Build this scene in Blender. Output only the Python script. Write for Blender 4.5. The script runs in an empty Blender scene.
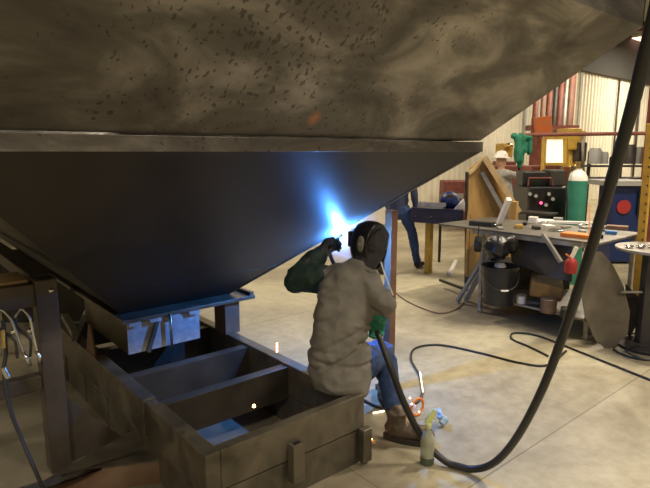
import bpy, bmesh, math, random
from math import sin, cos, pi, radians, atan, atan2, sqrt
from mathutils import Vector, Matrix, noise
random.seed(7)
C = bpy.context.scene.collection
V3 = Vector

# ------------------------------------------------------------------ camera
F, CX, CY, H = 545., 325., 244., 1.70
PITCH = atan(92/545.)
YAW = radians(50)                     # the steel work runs along world X / Y
cam = bpy.data.cameras.new('camera')
cam.sensor_width = 36; cam.lens = F*36/650; cam.clip_start = .05; cam.clip_end = 200
co = bpy.data.objects.new('camera', cam); C.objects.link(co)
co.location = (0, 0, H); co.rotation_euler = (pi/2-PITCH, 0, YAW-pi/2)
bpy.context.scene.camera = co
FW = V3((cos(YAW), sin(YAW), 0)); RT = V3((sin(YAW), -cos(YAW), 0))
def _ray(px, py):
    a = (px-CX)/F; b = -(py-CY)/F; c, s = cos(PITCH), sin(PITCH)
    return RT*a + FW*(c+b*s) + V3((0, 0, -s+b*c))
def P(px, py, z=0.):                  # where the sight line meets a level plane
    r = _ray(px, py); return V3((0, 0, H)) + r*((z-H)/r.z)
def D(px, py, d):                     # where it reaches forward distance d
    r = _ray(px, py); return V3((0, 0, H)) + r*(d/r.dot(FW))

# ------------------------------------------------------------------ materials
def mat(name, col, rough=.6, metal=0., noise_scale=0, col2=None, mix=.5, bump=0., bscale=None, trans=0., emit=None, estr=0., detail=6., dist=0., coat=0., stretch=None, rvar=0.):
    m = bpy.data.materials.new(name); m.use_nodes = True
    nt = m.node_tree; b = nt.nodes['Principled BSDF']
    b.inputs['Base Color'].default_value = (*col, 1); b.inputs['Roughness'].default_value = rough
    b.inputs['Metallic'].default_value = metal
    if coat: b.inputs['Coat Weight'].default_value = coat
    if trans: b.inputs['Transmission Weight'].default_value = trans
    if emit: b.inputs['Emission Color'].default_value = (*emit, 1); b.inputs['Emission Strength'].default_value = estr
    if noise_scale:
        tc = nt.nodes.new('ShaderNodeTexCoord'); src = tc.outputs['Object']
        if stretch:
            mp = nt.nodes.new('ShaderNodeMapping'); mp.inputs['Scale'].default_value = stretch
            nt.links.new(src, mp.inputs['Vector']); src = mp.outputs['Vector']
        n = nt.nodes.new('ShaderNodeTexNoise'); n.inputs['Scale'].default_value = noise_scale
        n.inputs['Detail'].default_value = detail; n.inputs['Distortion'].default_value = dist
        nt.links.new(src, n.inputs['Vector'])
        r = nt.nodes.new('ShaderNodeValToRGB')
        r.color_ramp.elements[0].position = .5-.5*mix+.1; r.color_ramp.elements[1].position = .5+.5*mix-.1
        r.color_ramp.elements[0].color = (*col, 1); r.color_ramp.elements[1].color = (*(col2 or col), 1)
        nt.links.new(n.outputs['Fac'], r.inputs['Fac']); nt.links.new(r.outputs['Color'], b.inputs['Base Color'])
        if rvar:
            mr = nt.nodes.new('ShaderNodeMapRange'); mr.inputs['From Min'].default_value = .3; mr.inputs['From Max'].default_value = .7
            mr.inputs['To Min'].default_value = rough-rvar; mr.inputs['To Max'].default_value = rough+rvar
            nt.links.new(n.outputs['Fac'], mr.inputs['Value']); nt.links.new(mr.outputs['Result'], b.inputs['Roughness'])
        if bump:
            n2 = nt.nodes.new('ShaderNodeTexNoise'); n2.inputs['Scale'].default_value = bscale or noise_scale*3
            nt.links.new(src, n2.inputs['Vector'])
            bp = nt.nodes.new('ShaderNodeBump'); bp.inputs['Strength'].default_value = bump; bp.inputs['Distance'].default_value = .01
            nt.links.new(n2.outputs['Fac'], bp.inputs['Height']); nt.links.new(bp.outputs['Normal'], b.inputs['Normal'])
    return m

def steel_plate_mat():
    m = mat('mill_scale_plate', (.2, .18, .15), .42, .65)
    nt = m.node_tree; b = nt.nodes['Principled BSDF']; N = nt.nodes.new; L = nt.links.new
    tc = N('ShaderNodeTexCoord')
    def mp(scale, rot=(0, 0, 0)):
        q = N('ShaderNodeMapping'); q.inputs['Scale'].default_value = scale; q.inputs['Rotation'].default_value = rot
        L(tc.outputs['Object'], q.inputs['Vector']); return q.outputs['Vector']
    sw = N('ShaderNodeTexNoise'); sw.inputs['Scale'].default_value = 1.9; sw.inputs['Detail'].default_value = 10; sw.inputs['Distortion'].default_value = .7
    sw.inputs['Roughness'].default_value = .58
    L(mp((1, 1.2, 2.4), (.3, .7, .3)), sw.inputs['Vector'])
    r = N('ShaderNodeValToRGB'); e = r.color_ramp.elements
    e[0].position = .32; e[0].color = (.070, .064, .060, 1); e[1].position = .70; e[1].color = (.34, .32, .295, 1)
    e2 = r.color_ramp.elements.new(.5); e2.color = (.14, .13, .118, 1)
    L(sw.outputs['Fac'], r.inputs['Fac'])
    # dark drips and spots of scale, denser in one patch
    vo = N('ShaderNodeTexVoronoi'); vo.inputs['Scale'].default_value = 36; wn = N('ShaderNodeTexNoise'); wn.inputs['Scale'].default_value = 22; wn.inputs['Detail'].default_value = 3; L(tc.outputs['Object'], wn.inputs['Vector'])
    wa = N('ShaderNodeVectorMath'); wa.operation = 'MULTIPLY_ADD'; wa.inputs[1].default_value = (.06, .06, .06); L(wn.outputs['Color'], wa.inputs[0]); L(mp((1.0, 1.0, .5), (.2, .5, 0)), wa.inputs[2]); L(wa.outputs['Vector'], vo.inputs['Vector'])
    vo.inputs['Randomness'].default_value = 1
    dn = N('ShaderNodeTexNoise'); dn.inputs['Scale'].default_value = 60; dn.inputs['Detail'].default_value = 4; L(tc.outputs['Object'], dn.inputs['Vector'])
    big = N('ShaderNodeTexNoise'); big.inputs['Scale'].default_value = 3.2; big.inputs['Detail'].default_value = 2; L(tc.outputs['Object'], big.inputs['Vector'])
    dist = N('ShaderNodeVectorMath'); dist.operation = 'DISTANCE'; dist.inputs[1].default_value = (1.25, 1.55, 2.15)
    L(tc.outputs['Object'], dist.inputs[0])
    rad = N('ShaderNodeMapRange'); rad.inputs['From Min'].default_value = .25; rad.inputs['From Max'].default_value = 1.25
    rad.inputs['To Min'].default_value = .36; rad.inputs['To Max'].default_value = .12; L(dist.outputs['Value'], rad.inputs['Value'])
    a1 = N('ShaderNodeMath'); a1.operation = 'MULTIPLY_ADD'; a1.inputs[1].default_value = .6; L(dn.outputs['Fac'], a1.inputs[0]); L(vo.outputs['Distance'], a1.inputs[2])
    a2 = N('ShaderNodeMath'); a2.operation = 'MULTIPLY_ADD'; a2.inputs[1].default_value = .45; L(big.outputs['Fac'], a2.inputs[0]); L(rad.outputs['Result'], a2.inputs[2])
    cmp_ = N('ShaderNodeMath'); cmp_.operation = 'SUBTRACT'; L(a2.outputs[0], cmp_.inputs[0]); L(a1.outputs[0], cmp_.inputs[1])
    sm = N('ShaderNodeMapRange'); sm.inputs['From Min'].default_value = -.04; sm.inputs['From Max'].default_value = .05; L(cmp_.outputs[0], sm.inputs['Value'])
    mx = N('ShaderNodeMixRGB'); mx.inputs[2].default_value = (.05, .042, .035, 1)
    mu = N('ShaderNodeMath'); mu.operation = 'MULTIPLY'; mu.inputs[1].default_value = .72; L(sm.outputs['Result'], mu.inputs[0])
    L(mu.outputs[0], mx.inputs[0]); L(r.outputs['Color'], mx.inputs[1])
    # a small warm reflection near the seam, painted into the plate colour
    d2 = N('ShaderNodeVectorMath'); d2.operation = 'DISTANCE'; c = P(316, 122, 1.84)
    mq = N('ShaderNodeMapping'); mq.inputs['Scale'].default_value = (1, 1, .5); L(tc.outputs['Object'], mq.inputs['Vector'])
    t = (GLINTPT[0], GLINTPT[1], GLINTPT[2]*.5); d2.inputs[1].default_value = t; L(mq.outputs['Vector'], d2.inputs[0])
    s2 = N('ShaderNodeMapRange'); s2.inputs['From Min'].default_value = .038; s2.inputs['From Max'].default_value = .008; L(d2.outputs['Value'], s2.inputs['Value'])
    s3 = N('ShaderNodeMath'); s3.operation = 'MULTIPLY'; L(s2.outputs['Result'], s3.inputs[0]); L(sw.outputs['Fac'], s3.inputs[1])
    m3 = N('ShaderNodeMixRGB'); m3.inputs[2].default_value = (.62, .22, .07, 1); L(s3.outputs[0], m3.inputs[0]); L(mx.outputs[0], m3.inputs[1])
    L(m3.outputs[0], b.inputs['Base Color'])
    rr = N('ShaderNodeMapRange'); rr.inputs['From Min'].default_value = .3; rr.inputs['From Max'].default_value = .7; rr.inputs['To Min'].default_value = .52; rr.inputs['To Max'].default_value = .36
    L(sw.outputs['Fac'], rr.inputs['Value']); L(rr.outputs['Result'], b.inputs['Roughness'])
    return m

def floor_mat():
    m = mat('stained_concrete', (.4, .36, .28), .4)
    nt = m.node_tree; b = nt.nodes['Principled BSDF']; N = nt.nodes.new; L = nt.links.new
    tc = N('ShaderNodeTexCoord')
    a = N('ShaderNodeTexNoise'); a.inputs['Scale'].default_value = .55; a.inputs['Detail'].default_value = 8; a.inputs['Roughness'].default_value = .6; a.inputs['Distortion'].default_value = .6
    L(tc.outputs['Object'], a.inputs['Vector'])
    r = N('ShaderNodeValToRGB'); e = r.color_ramp.elements
    e[0].position = .33; e[0].color = (.27, .235, .165, 1); e[1].position = .6; e[1].color = (.56, .51, .35, 1)
    L(a.outputs['Fac'], r.inputs['Fac'])
    f = N('ShaderNodeTexNoise'); f.inputs['Scale'].default_value = 9; f.inputs['Detail'].default_value = 9; f.inputs['Roughness'].default_value = .65; L(tc.outputs['Object'], f.inputs['Vector'])
    r2 = N('ShaderNodeValToRGB'); e = r2.color_ramp.elements; e[0].position = .3; e[0].color = (.72, .7, .66, 1); e[1].position = .62; e[1].color = (1, 1, 1, 1)
    L(f.outputs['Fac'], r2.inputs['Fac'])
    mx = N('ShaderNodeMixRGB'); mx.blend_type = 'MULTIPLY'; mx.inputs[0].default_value = 1; L(r.outputs['Color'], mx.inputs[1]); L(r2.outputs['Color'], mx.inputs[2])
    # saw-cut joints
    br = N('ShaderNodeTexBrick'); br.offset = 0; br.inputs['Scale'].default_value = 1; br.inputs['Mortar Size'].default_value = .005; br.inputs['Brick Width'].default_value = 3.0
    br.inputs['Row Height'].default_value = 3.0; br.inputs['Color1'].default_value = (1, 1, 1, 1); br.inputs['Color2'].default_value = (.93, .93, .93, 1); br.inputs['Mortar'].default_value = (.45, .42, .38, 1)
    mp = N('ShaderNodeMapping'); mp.inputs['Location'].default_value = (1.15, 1.52, 0); L(tc.outputs['Object'], mp.inputs['Vector']); L(mp.outputs['Vector'], br.inputs['Vector'])
    mx2 = N('ShaderNodeMixRGB'); mx2.blend_type = 'MULTIPLY'; mx2.inputs[0].default_value = .8; L(mx.outputs[0], mx2.inputs[1]); L(br.outputs['Color'], mx2.inputs[2])
    # shade under the bench and around the frame, painted into the floor colour
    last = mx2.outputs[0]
    for (cx, cy, sx, sy, dark) in FLOOR_SHADE:
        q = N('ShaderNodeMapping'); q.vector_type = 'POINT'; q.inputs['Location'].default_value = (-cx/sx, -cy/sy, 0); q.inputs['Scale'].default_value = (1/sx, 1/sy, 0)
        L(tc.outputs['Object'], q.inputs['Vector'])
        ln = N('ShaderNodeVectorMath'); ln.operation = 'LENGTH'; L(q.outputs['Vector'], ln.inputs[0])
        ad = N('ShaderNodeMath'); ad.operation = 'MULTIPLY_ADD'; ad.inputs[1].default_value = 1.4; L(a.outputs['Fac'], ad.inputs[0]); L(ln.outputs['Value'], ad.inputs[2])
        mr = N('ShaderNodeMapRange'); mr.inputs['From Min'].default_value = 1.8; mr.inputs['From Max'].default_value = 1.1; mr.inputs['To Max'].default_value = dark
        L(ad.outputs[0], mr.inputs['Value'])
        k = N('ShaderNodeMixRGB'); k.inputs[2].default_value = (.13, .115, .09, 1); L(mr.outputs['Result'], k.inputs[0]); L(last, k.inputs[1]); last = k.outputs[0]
    L(last, b.inputs['Base Color'])
    rr = N('ShaderNodeMapRange'); rr.inputs['From Min'].default_value = .3; rr.inputs['From Max'].default_value = .7; rr.inputs['To Min'].default_value = .42; rr.inputs['To Max'].default_value = .62
    L(f.outputs['Fac'], rr.inputs['Value']); L(rr.outputs['Result'], b.inputs['Roughness'])
    bp = N('ShaderNodeBump'); bp.inputs['Strength'].default_value = .15; bp.inputs['Distance'].default_value = .01; L(f.outputs['Fac'], bp.inputs['Height']); L(bp.outputs['Normal'], b.inputs['Normal'])
    return m

BLOOM = 3.6
FLOOR_SHADE = [(5.6, 2.9, 1.5, 1.5, .75), (1.0, 3.2, 1.5, 2.2, .7), (7.5, 2.2, 1.4, 1.4, .5), (3.4, 3.1, .9, .45, .3)]
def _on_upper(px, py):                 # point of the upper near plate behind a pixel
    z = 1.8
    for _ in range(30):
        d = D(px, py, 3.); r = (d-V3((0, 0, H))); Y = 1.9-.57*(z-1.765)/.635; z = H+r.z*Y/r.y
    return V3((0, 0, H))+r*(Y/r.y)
GLINTPT = _on_upper(314, 119)
M = dict(
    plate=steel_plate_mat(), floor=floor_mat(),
    lower=mat('shaded_lower_plate', (.032, .029, .025), .5, .0, 2.2, (.060, .053, .045), .7, dist=.8, rvar=.05),  # lower plates: the shade under the hopper is put into the base colour
    frame=mat('oiled_frame_steel', (.085, .075, .057), .42, .55, 4, (.24, .215, .165), .62, .15, 30, dist=1.0, rvar=.12),
    frame_in=mat('shaded_channel_steel', (.05, .044, .035), .5, .4, 5, (.10, .088, .07), .6, .1, 30),  # inner beams: base colour darkened for the shade inside the skid
    stand=mat('dull_stand_steel', (.075, .064, .052), .6, .3, 5, (.125, .105, .08), .6, .1, 40),
    rusty=mat('rusty_steel', (.16, .085, .05), .7, .3, 6, (.25, .17, .11), .6, .2, 40),
    brownpost=mat('brown_post_paint', (.17, .085, .055), .6, .1, 8, (.24, .13, .085), .6),
    box=mat('pale_box_plate', (.38, .39, .40), .5, .1, 25, (.60, .61, .62), .7, .2, 60),
    galv=mat('worn_bench_steel', (.25, .235, .2), .5, .5, 7, (.42, .40, .35), .6, .1, 40),
    darkmetal=mat('dark_plate', (.04, .036, .032), .55, .3, 6, (.07, .062, .055), .6),
    leaf=mat('grey_scrap_plate', (.12, .105, .085), .5, .4, 5, (.20, .18, .145), .6, .1, 30),
    black=mat('black_plastic', (.012, .012, .013), .35), rubber=mat('black_rubber', (.02, .02, .02), .45),
    hood=mat('black_hood_shell', (.012, .012, .014), .28), grey=mat('grey_plastic', (.20, .19, .165), .5),
    shirt=mat('khaki_grey_cotton', (.15, .142, .125), .9, 0, 10, (.235, .222, .195), .6, .25, 120),
    jeans=mat('blue_denim', (.02, .045, .13), .85, 0, 30, (.04, .08, .2), .6, .3, 260),
    greenlea=mat('green_leather', (.015, .16, .09), .7, 0, 18, (.03, .24, .14), .6, .2, 80),
    darksleeve=mat('dark_green_sleeve', (.012, .03, .024), .75, 0, 14, (.02, .045, .034), .6, .2, 80),
    glovedark=mat('dark_leather_glove', (.03, .032, .035), .6, 0, 18, (.05, .05, .055), .6, .2, 80),
    boot=mat('brown_boot_leather', (.055, .04, .028), .5, 0, 16, (.12, .09, .065), .6, .25, 60),
    sole=mat('boot_sole', (.03, .024, .02), .7), skin=mat('skin', (.55, .32, .22), .55), hair=mat('dark_hair', (.03, .02, .015), .6),
    hoodcloth=mat('charcoal_cloth', (.022, .022, .025), .9, 0, 14, (.04, .04, .045), .6),
    benchtop=mat('stained_bench_top', (.13, .12, .10), .45, .5, 5, (.26, .245, .21), .7, .1, 40),
    castyellow=mat('dull_yellow_casting', (.22, .13, .03), .6, 0, 9, (.14, .08, .03), .5),
    greyshirt=mat('light_grey_cotton', (.32, .31, .29), .9, 0, 10, (.4, .39, .36), .6, .2, 80),
    darkshirt=mat('navy_cotton', (.03, .04, .08), .9, 0, 10, (.05, .06, .1), .6),
    whitehat=mat('white_hat', (.85, .83, .76), .4), white=mat('white_paint', (.8, .78, .72), .5),
    paper=mat('white_paper', (.85, .83, .78), .7), yellow=mat('yellow_paint', (.62, .40, .06), .5, 0, 9, (.5, .3, .06), .5),
    ply=mat('plywood', (.38, .21, .055), .6, 0, 3, (.50, .31, .10), .6, stretch=(6, 6, 1)),
    plyedge=mat('pale_timber', (.44, .30, .13), .6, 0, 4, (.6, .45, .24), .5, stretch=(6, 6, 1)),
    orange=mat('orange_paint', (.7, .17, .04), .5, 0, 9, (.6, .2, .08), .5), red=mat('red_plastic', (.38, .03, .03), .45),
    redrust=mat('red_oxide_paint', (.16, .04, .028), .6, 0, 9, (.22, .075, .05), .5), blue=mat('blue_paint', (.01, .025, .11), .4),
    bluep=mat('bright_blue_plastic', (.05, .22, .6), .4), navy=mat('navy_table_paint', (.035, .035, .07), .45, .2),
    greencyl=mat('green_cylinder_paint', (.03, .20, .13), .38, 0, 5, (.045, .26, .18), .5), chrome=mat('chrome', (.75, .74, .7), .22, 1.),
    brass=mat('brass', (.7, .5, .2), .3, 1.), greyp=mat('grey_paint', (.35, .35, .33), .5),
    wall=mat('ribbed_wall_paint', (.80, .76, .62), .5, 0, 1.5, (.74, .70, .57), .5), liner=mat('grey_liner', (.055, .052, .045), .8),
    ceil=mat('ceiling_liner', (.25, .235, .2), .8), inner=mat('wall_paint', (.5, .47, .4), .8),
    cloudy=mat('cloudy_plastic', (.62, .66, .5), .3, trans=.45), liquid=mat('green_grey_liquid', (.10, .14, .09), .3, trans=.2),
    yplastic=mat('yellow_green_plastic', (.7, .75, .3), .4), orangep=mat('orange_plastic', (.85, .25, .04), .5),
    rag=mat('pale_blue_cloth', (.35, .5, .7), .9), rod=mat('rod_steel', (.5, .48, .42), .3, .9),
    pinktube=mat('warm_lamp_diffuser', (1, .8, .7), .5, emit=(1, .55, .4), estr=5),
    pink=mat('indicator', (.8, .1, .2), .4, emit=(1, .06, .18), estr=5), tube=mat('lamp_tube', (1, 1, 1), .5, emit=(1, .86, .68), estr=14),
    arc=mat('arc_plasma', (1, 1, 1), .5, emit=(.35, .72, 1), estr=1500), spark=mat('glowing_spatter', (1, .6, .3), .5, emit=(1, .42, .13), estr=34),
    wspark=mat('white_hot_spatter', (1, .9, .7), .5, emit=(1, .80, .5), estr=4),
)

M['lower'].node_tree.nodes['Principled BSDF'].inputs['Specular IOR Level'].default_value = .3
# ------------------------------------------------------------------ mesh helpers
class MB:
    def __init__(s): s.bm = bmesh.new(); s.smooth = False
    def box(s, lo, hi, mtx=None):
        x0, y0, z0 = lo; x1, y1, z1 = hi
        vs = [s.bm.verts.new((mtx @ V3(p)) if mtx else p) for p in ((x0,y0,z0),(x1,y0,z0),(x1,y1,z0),(x0,y1,z0),(x0,y0,z1),(x1,y0,z1),(x1,y1,z1),(x0,y1,z1))]
        for f in ((3,2,1,0),(4,5,6,7),(0,1,5,4),(1,2,6,5),(2,3,7,6),(3,0,4,7)): s.bm.faces.new([vs[i] for i in f])
        return s
    def cbox(s, c, size, rz=0., rx=0., ry=0.):
        m = Matrix.Translation(V3(c)) @ Matrix.Rotation(rz, 4, 'Z') @ Matrix.Rotation(ry, 4, 'Y') @ Matrix.Rotation(rx, 4, 'X')
        h = [q/2 for q in size]; return s.box((-h[0], -h[1], -h[2]), h, m)
    def bar(s, a, b, w, h, up=(0, 0, 1)):           # rectangular bar from a to b
        a = V3(a); b = V3(b); z = (b-a).normalized(); u = V3(up)
        if abs(z.dot(u)) > .98: u = V3((1, 0, 0))
        x = u.cross(z).normalized(); y = z.cross(x)
        m = Matrix((x, y, z)).transposed().to_4x4(); m.translation = a
        return s.box((-w/2, -h/2, 0), (w/2, h/2, (b-a).length), m)
    def tube(s, pts, r, n=10, cap=True, r2=None):
        pts = [V3(p) for p in pts]; rings = []; N = len(pts)
        t0 = (pts[1]-pts[0]).normalized(); ref = V3((0, 0, 1)) if abs(t0.z) < .9 else V3((1, 0, 0))
        x = ref.cross(t0).normalized()
        for i, p in enumerate(pts):
            t = (pts[min(i+1, N-1)]-pts[max(i-1, 0)]).normalized()
            x = (x - t*x.dot(t)).normalized(); y = t.cross(x)
            rr = r[i] if isinstance(r, (list, tuple)) else (r+(r2-r)*i/(N-1) if r2 is not None else r)
            rings.append([s.bm.verts.new(p+(x*cos(2*pi*k/n)+y*sin(2*pi*k/n))*rr) for k in range(n)])
        for a, b in zip(rings, rings[1:]):
            for k in range(n): s.bm.faces.new((a[k], a[(k+1) % n], b[(k+1) % n], b[k]))
        if cap: s.bm.faces.new(rings[0][::-1]); s.bm.faces.new(rings[-1])
        s.smooth = True; return s
    def lathe(s, prof, c=(0, 0, 0), n=24, mtx=None):   # prof: (r, z)
        rings = []
        for r, z in prof:
            ring = []
            for k in range(n):
                p = V3((r*cos(2*pi*k/n), r*sin(2*pi*k/n), z)); p = (mtx @ p) if mtx else p+V3(c)
                ring.append(s.bm.verts.new(p))
            rings.append(ring)
        for a, b in zip(rings, rings[1:]):
            for k in range(n): s.bm.faces.new((a[k], a[(k+1) % n], b[(k+1) % n], b[k]))
        if prof[0][0] > 1e-4: s.bm.faces.new(rings[0][::-1])
        if prof[-1][0] > 1e-4: s.bm.faces.new(rings[-1])
        s.smooth = True; return s
    def prism(s, pts, off):                          # polygon (3D points) extruded by off
        off = V3(off); a = [s.bm.verts.new(V3(p)) for p in pts]; b = [s.bm.verts.new(V3(p)+off) for p in pts]
        n = len(pts); s.bm.faces.new(a[::-1]); s.bm.faces.new(b)
        for i in range(n): s.bm.faces.new((a[i], a[(i+1) % n], b[(i+1) % n], b[i]))
        return s
    def ell(s, c, r, mtx=None, n=16):
        m = Matrix.Translation(V3(c)) @ (mtx.to_4x4() if mtx else Matrix.Identity(4)) @ Matrix.Diagonal((*r, 1))
        bmesh.ops.create_uvsphere(s.bm, u_segments=n, v_segments=n//2+2, radius=1, matrix=m); s.smooth = True; return s
    def cap(s, a, ra, b, rb, n=12):                  # tapered capsule
        a = V3(a); b = V3(b); d = b-a; L = max(d.length, 1e-5); z = d/L
        x = z.orthogonal().normalized(); y = z.cross(x); rings = []
        prof = [(ra*sin(t), -ra*cos(t)) for t in [radians(q) for q in (8, 30, 60, 90)]] + [(rb*sin(t), L-rb*cos(t)) for t in [radians(q) for q in (90, 120, 150, 172)]]
        for r, h in prof: rings.append([s.bm.verts.new(a+z*h+(x*cos(2*pi*k/n)+y*sin(2*pi*k/n))*r) for k in range(n)])
        for p, q in zip(rings, rings[1:]):
            for k in range(n): s.bm.faces.new((p[k], p[(k+1) % n], q[(k+1) % n], q[k]))
        s.bm.faces.new(rings[0][::-1]); s.bm.faces.new(rings[-1]); s.smooth = True; return s
    def chain(s, pts, rs):
        for i in range(len(pts)-1): s.cap(pts[i], rs[i], pts[i+1], rs[i+1])
        return s
    def build(s, name, m, parent=None, bevel=0., smooth=None, **kw):
        bmesh.ops.recalc_face_normals(s.bm, faces=s.bm.faces)
        me = bpy.data.meshes.new(name); s.bm.to_mesh(me); s.bm.free()
        o = bpy.data.objects.new(name, me); C.objects.link(o); me.materials.append(M[m] if isinstance(m, str) else m)
        sm = s.smooth if smooth is None else smooth
        if sm:
            for p in me.polygons: p.use_smooth = True
            e = me.attributes.new('sharp_edge', 'BOOLEAN', 'EDGE')
            b2 = bmesh.new(); b2.from_mesh(me); b2.edges.ensure_lookup_table()
            for i, ed in enumerate(b2.edges):
                if len(ed.link_faces) == 2 and ed.calc_face_angle(0) > radians(40): e.data[i].value = True
            b2.free()
        if bevel:
            b = o.modifiers.new('bevel', 'BEVEL'); b.width = bevel; b.segments = 2; b.limit_method = 'ANGLE'
        if parent is not None:
            o.parent = parent; o.matrix_parent_inverse = Matrix.Translation(-V3(parent.location))
        if kw: tag(o, **kw)
        return o
def tag(o, label=None, cat=None, group=None, kind=None):
    if label: o['label'] = label
    if cat: o['category'] = cat
    if group: o['group'] = group
    if kind: o['kind'] = kind
    return o
def thing(name, loc, label, cat, group=None):
    o = bpy.data.objects.new(name, None); C.objects.link(o); o.location = loc; o.empty_display_size = .1
    return tag(o, label, cat, group)
def organic(name, mb, m, parent, voxel=.012, it=6, wr=0., ws=9., stretch=(1, 1, 1), cut=None, fn=None):
    """merge overlapping shapes into one continuous skin, then add folds"""
    me = bpy.data.meshes.new('tmp'); bmesh.ops.recalc_face_normals(mb.bm, faces=mb.bm.faces); mb.bm.to_mesh(me); mb.bm.free()
    o = bpy.data.objects.new(name, me); C.objects.link(o)
    r = o.modifiers.new('r', 'REMESH'); r.mode = 'VOXEL'; r.voxel_size = voxel
    s = o.modifiers.new('s', 'SMOOTH'); s.iterations = it; s.factor = .6
    dg = bpy.context.evaluated_depsgraph_get(); dg.update()
    nm = bpy.data.meshes.new_from_object(o.evaluated_get(dg)); o.modifiers.clear(); o.data = nm; nm.name = name
    if wr or fn:
        nrm = [v.normal.copy() for v in nm.vertices]
        for v, n in zip(nm.vertices, nrm):
            q = V3([v.co[i]*stretch[i] for i in range(3)])*ws
            k = 1-abs(noise.noise(q+V3((noise.noise(q*.6)*1.2, 0, 0)))*2)      # ridged folds
            d = wr*(k-.6) if wr else 0.
            if fn: d += fn(v.co)
            v.co += n*d
    nm.materials.clear(); nm.materials.append(M[m])
    for p in nm.polygons: p.use_smooth = True
    if parent is not None: o.parent = parent; o.matrix_parent_inverse = Matrix.Translation(-V3(parent.location))
    return o
def spline(pts, n=8):
    pts = [V3(p) for p in pts]; out = []; q = [pts[0]*2-pts[1]]+pts+[pts[-1]*2-pts[-2]]
    for i in range(1, len(q)-2):
        a, b, c, d = q[i-1:i+3]
        for k in range(n):
            t = k/n; out.append(.5*((2*b)+(c-a)*t+(2*a-5*b+4*c-d)*t*t+(3*b-a-3*c+d)*t**3))
    return out+[pts[-1]]
def struct(o): o['kind'] = 'structure'; return o

# ------------------------------------------------------------------ the building
X0, X1, Y0, Y1, ZC = -7., 34., -9., 9., 5.9
struct(MB().box((X0, Y0, -.1), (X1, Y1, 0)).build('floor', 'floor'))
struct(MB().box((X0, Y0, ZC), (X1, Y1, ZC+.1)).build('ceiling', 'ceil'))
mb = MB()                                            # ribbed sheet wall
ribs = []; x = X0
while x < X1:
    ribs += [(x, 0), (x+.10, 0), (x+.14, -.05), (x+.20, -.05), (x+.24, 0)]; x += .24
pts = [(a, Y1+b, 0) for a, b in ribs]
for (a, b) in zip(pts, pts[1:]):
    if b[0]-a[0] < 1e-6: continue
    vs = [mb.bm.verts.new(p) for p in (a, b, (b[0], b[1], ZC), (a[0], a[1], ZC))]; mb.bm.faces.new(vs)
mb.box((X0, Y1+.01, 0), (X1, Y1+.08, ZC))
bmesh.ops.remove_doubles(mb.bm, verts=mb.bm.verts, dist=1e-5)
struct(mb.build('wall_back', 'wall'))
struct(MB().box((X0, Y0-.1, 0), (X1, Y0, ZC)).build('wall_front', 'inner'))
struct(MB().box((X0-.1, Y0, 0), (X0, Y1, ZC)).build('wall_left', 'inner'))
struct(MB().box((X1, Y0, 0), (X1+.1, Y1, ZC)).build('wall_right', 'inner'))
struct(MB().box((12, Y1-.18, 4.35), (X1, Y1-.035, ZC)).build('trim_1', 'liner'))     # insulated liner above the ribs, set proud to draw the wall's sawtooth shadow line
struct(MB().box((18.6, Y1-.08, 0), (18.68, Y1-.04, 4.4)).build('trim_2', 'greyp'))
for i, xx in enumerate((20, 24, 28)):
    struct(MB().box((xx, Y0, ZC-.28), (xx+.12, Y1-.2, ZC)).build('trim_%d' % (i+3), 'redrust'))

# ------------------------------------------------------------------ lamps
def area(loc, size, power, col, name='lamp_light', rot=(0, 0, 0), sy=None):
    l = bpy.data.lights.new(name, 'AREA'); l.shape = 'RECTANGLE'; l.size = size; l.size_y = sy or size; l.energy = power; l.color = col
    o = bpy.data.objects.new(name, l); C.objects.link(o); o.location = loc; o.rotation_euler = rot; return o
WARM = (1, .86, .67)
LAMPS = [((6, 1.2), 500, 'high bay lamp on the ceiling over the workbench'), ((13.0, 5), 520, 'high bay lamp over the far worker'), ((3.2, -2.5), 330, 'high bay lamp on the ceiling right of the camera'),
         ((21, 6.2), 780, 'high bay lamp near the ribbed wall'), ((-3, -2.0), 300, 'added fill lamp behind the camera'), ((4.5, 7.0), 330, 'high bay lamp behind the hopper'), ((-3.0, 6.0), 200, 'high bay lamp at the left of the hall')]  # the one behind the camera is a fill, added to brighten the upper plate
for (x, y), pw, lab in LAMPS:
    t = thing('bay_lamp', (x, y, ZC-.45), lab, 'lamp')
    MB().box((x-.75, y-.18, ZC-.36), (x+.75, y+.18, ZC-.28)).build('lamp_housing', 'white', t)
    for dx in (-.5, .5): MB().tube([(x+dx, y, ZC-.28), (x+dx, y, ZC)], .012, 6).build('hanger', 'galv', t)
    for dy in (-.09, .09): MB().tube([(x-.7, y+dy, ZC-.385), (x+.7, y+dy, ZC-.385)], .022, 8).build('lamp_tube', 'tube', t)
    area((x, y, ZC-.44), 1.4, pw, WARM, sy=.36)
for i, (x_, y_) in enumerate(((630, 46), (638, 51), (640, 41))):
    q = P(x_, y_, ZC-.12); t = thing('ceiling_lamp', (q.x, q.y, ZC-.12), 'far ceiling strip lamp above the ribbed wall, '+('left one', 'lower right one', 'upper right one')[i], 'lamp')
    MB().cbox((q.x, q.y, ZC-.04), (1.3, .9, .08)).build('lamp_housing', 'white', t)
    MB().cbox((q.x, q.y, ZC-.09), (1.2, .8, .02)).build('lamp_diffuser', 'tube' if i < 2 else 'pinktube', t)

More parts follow.
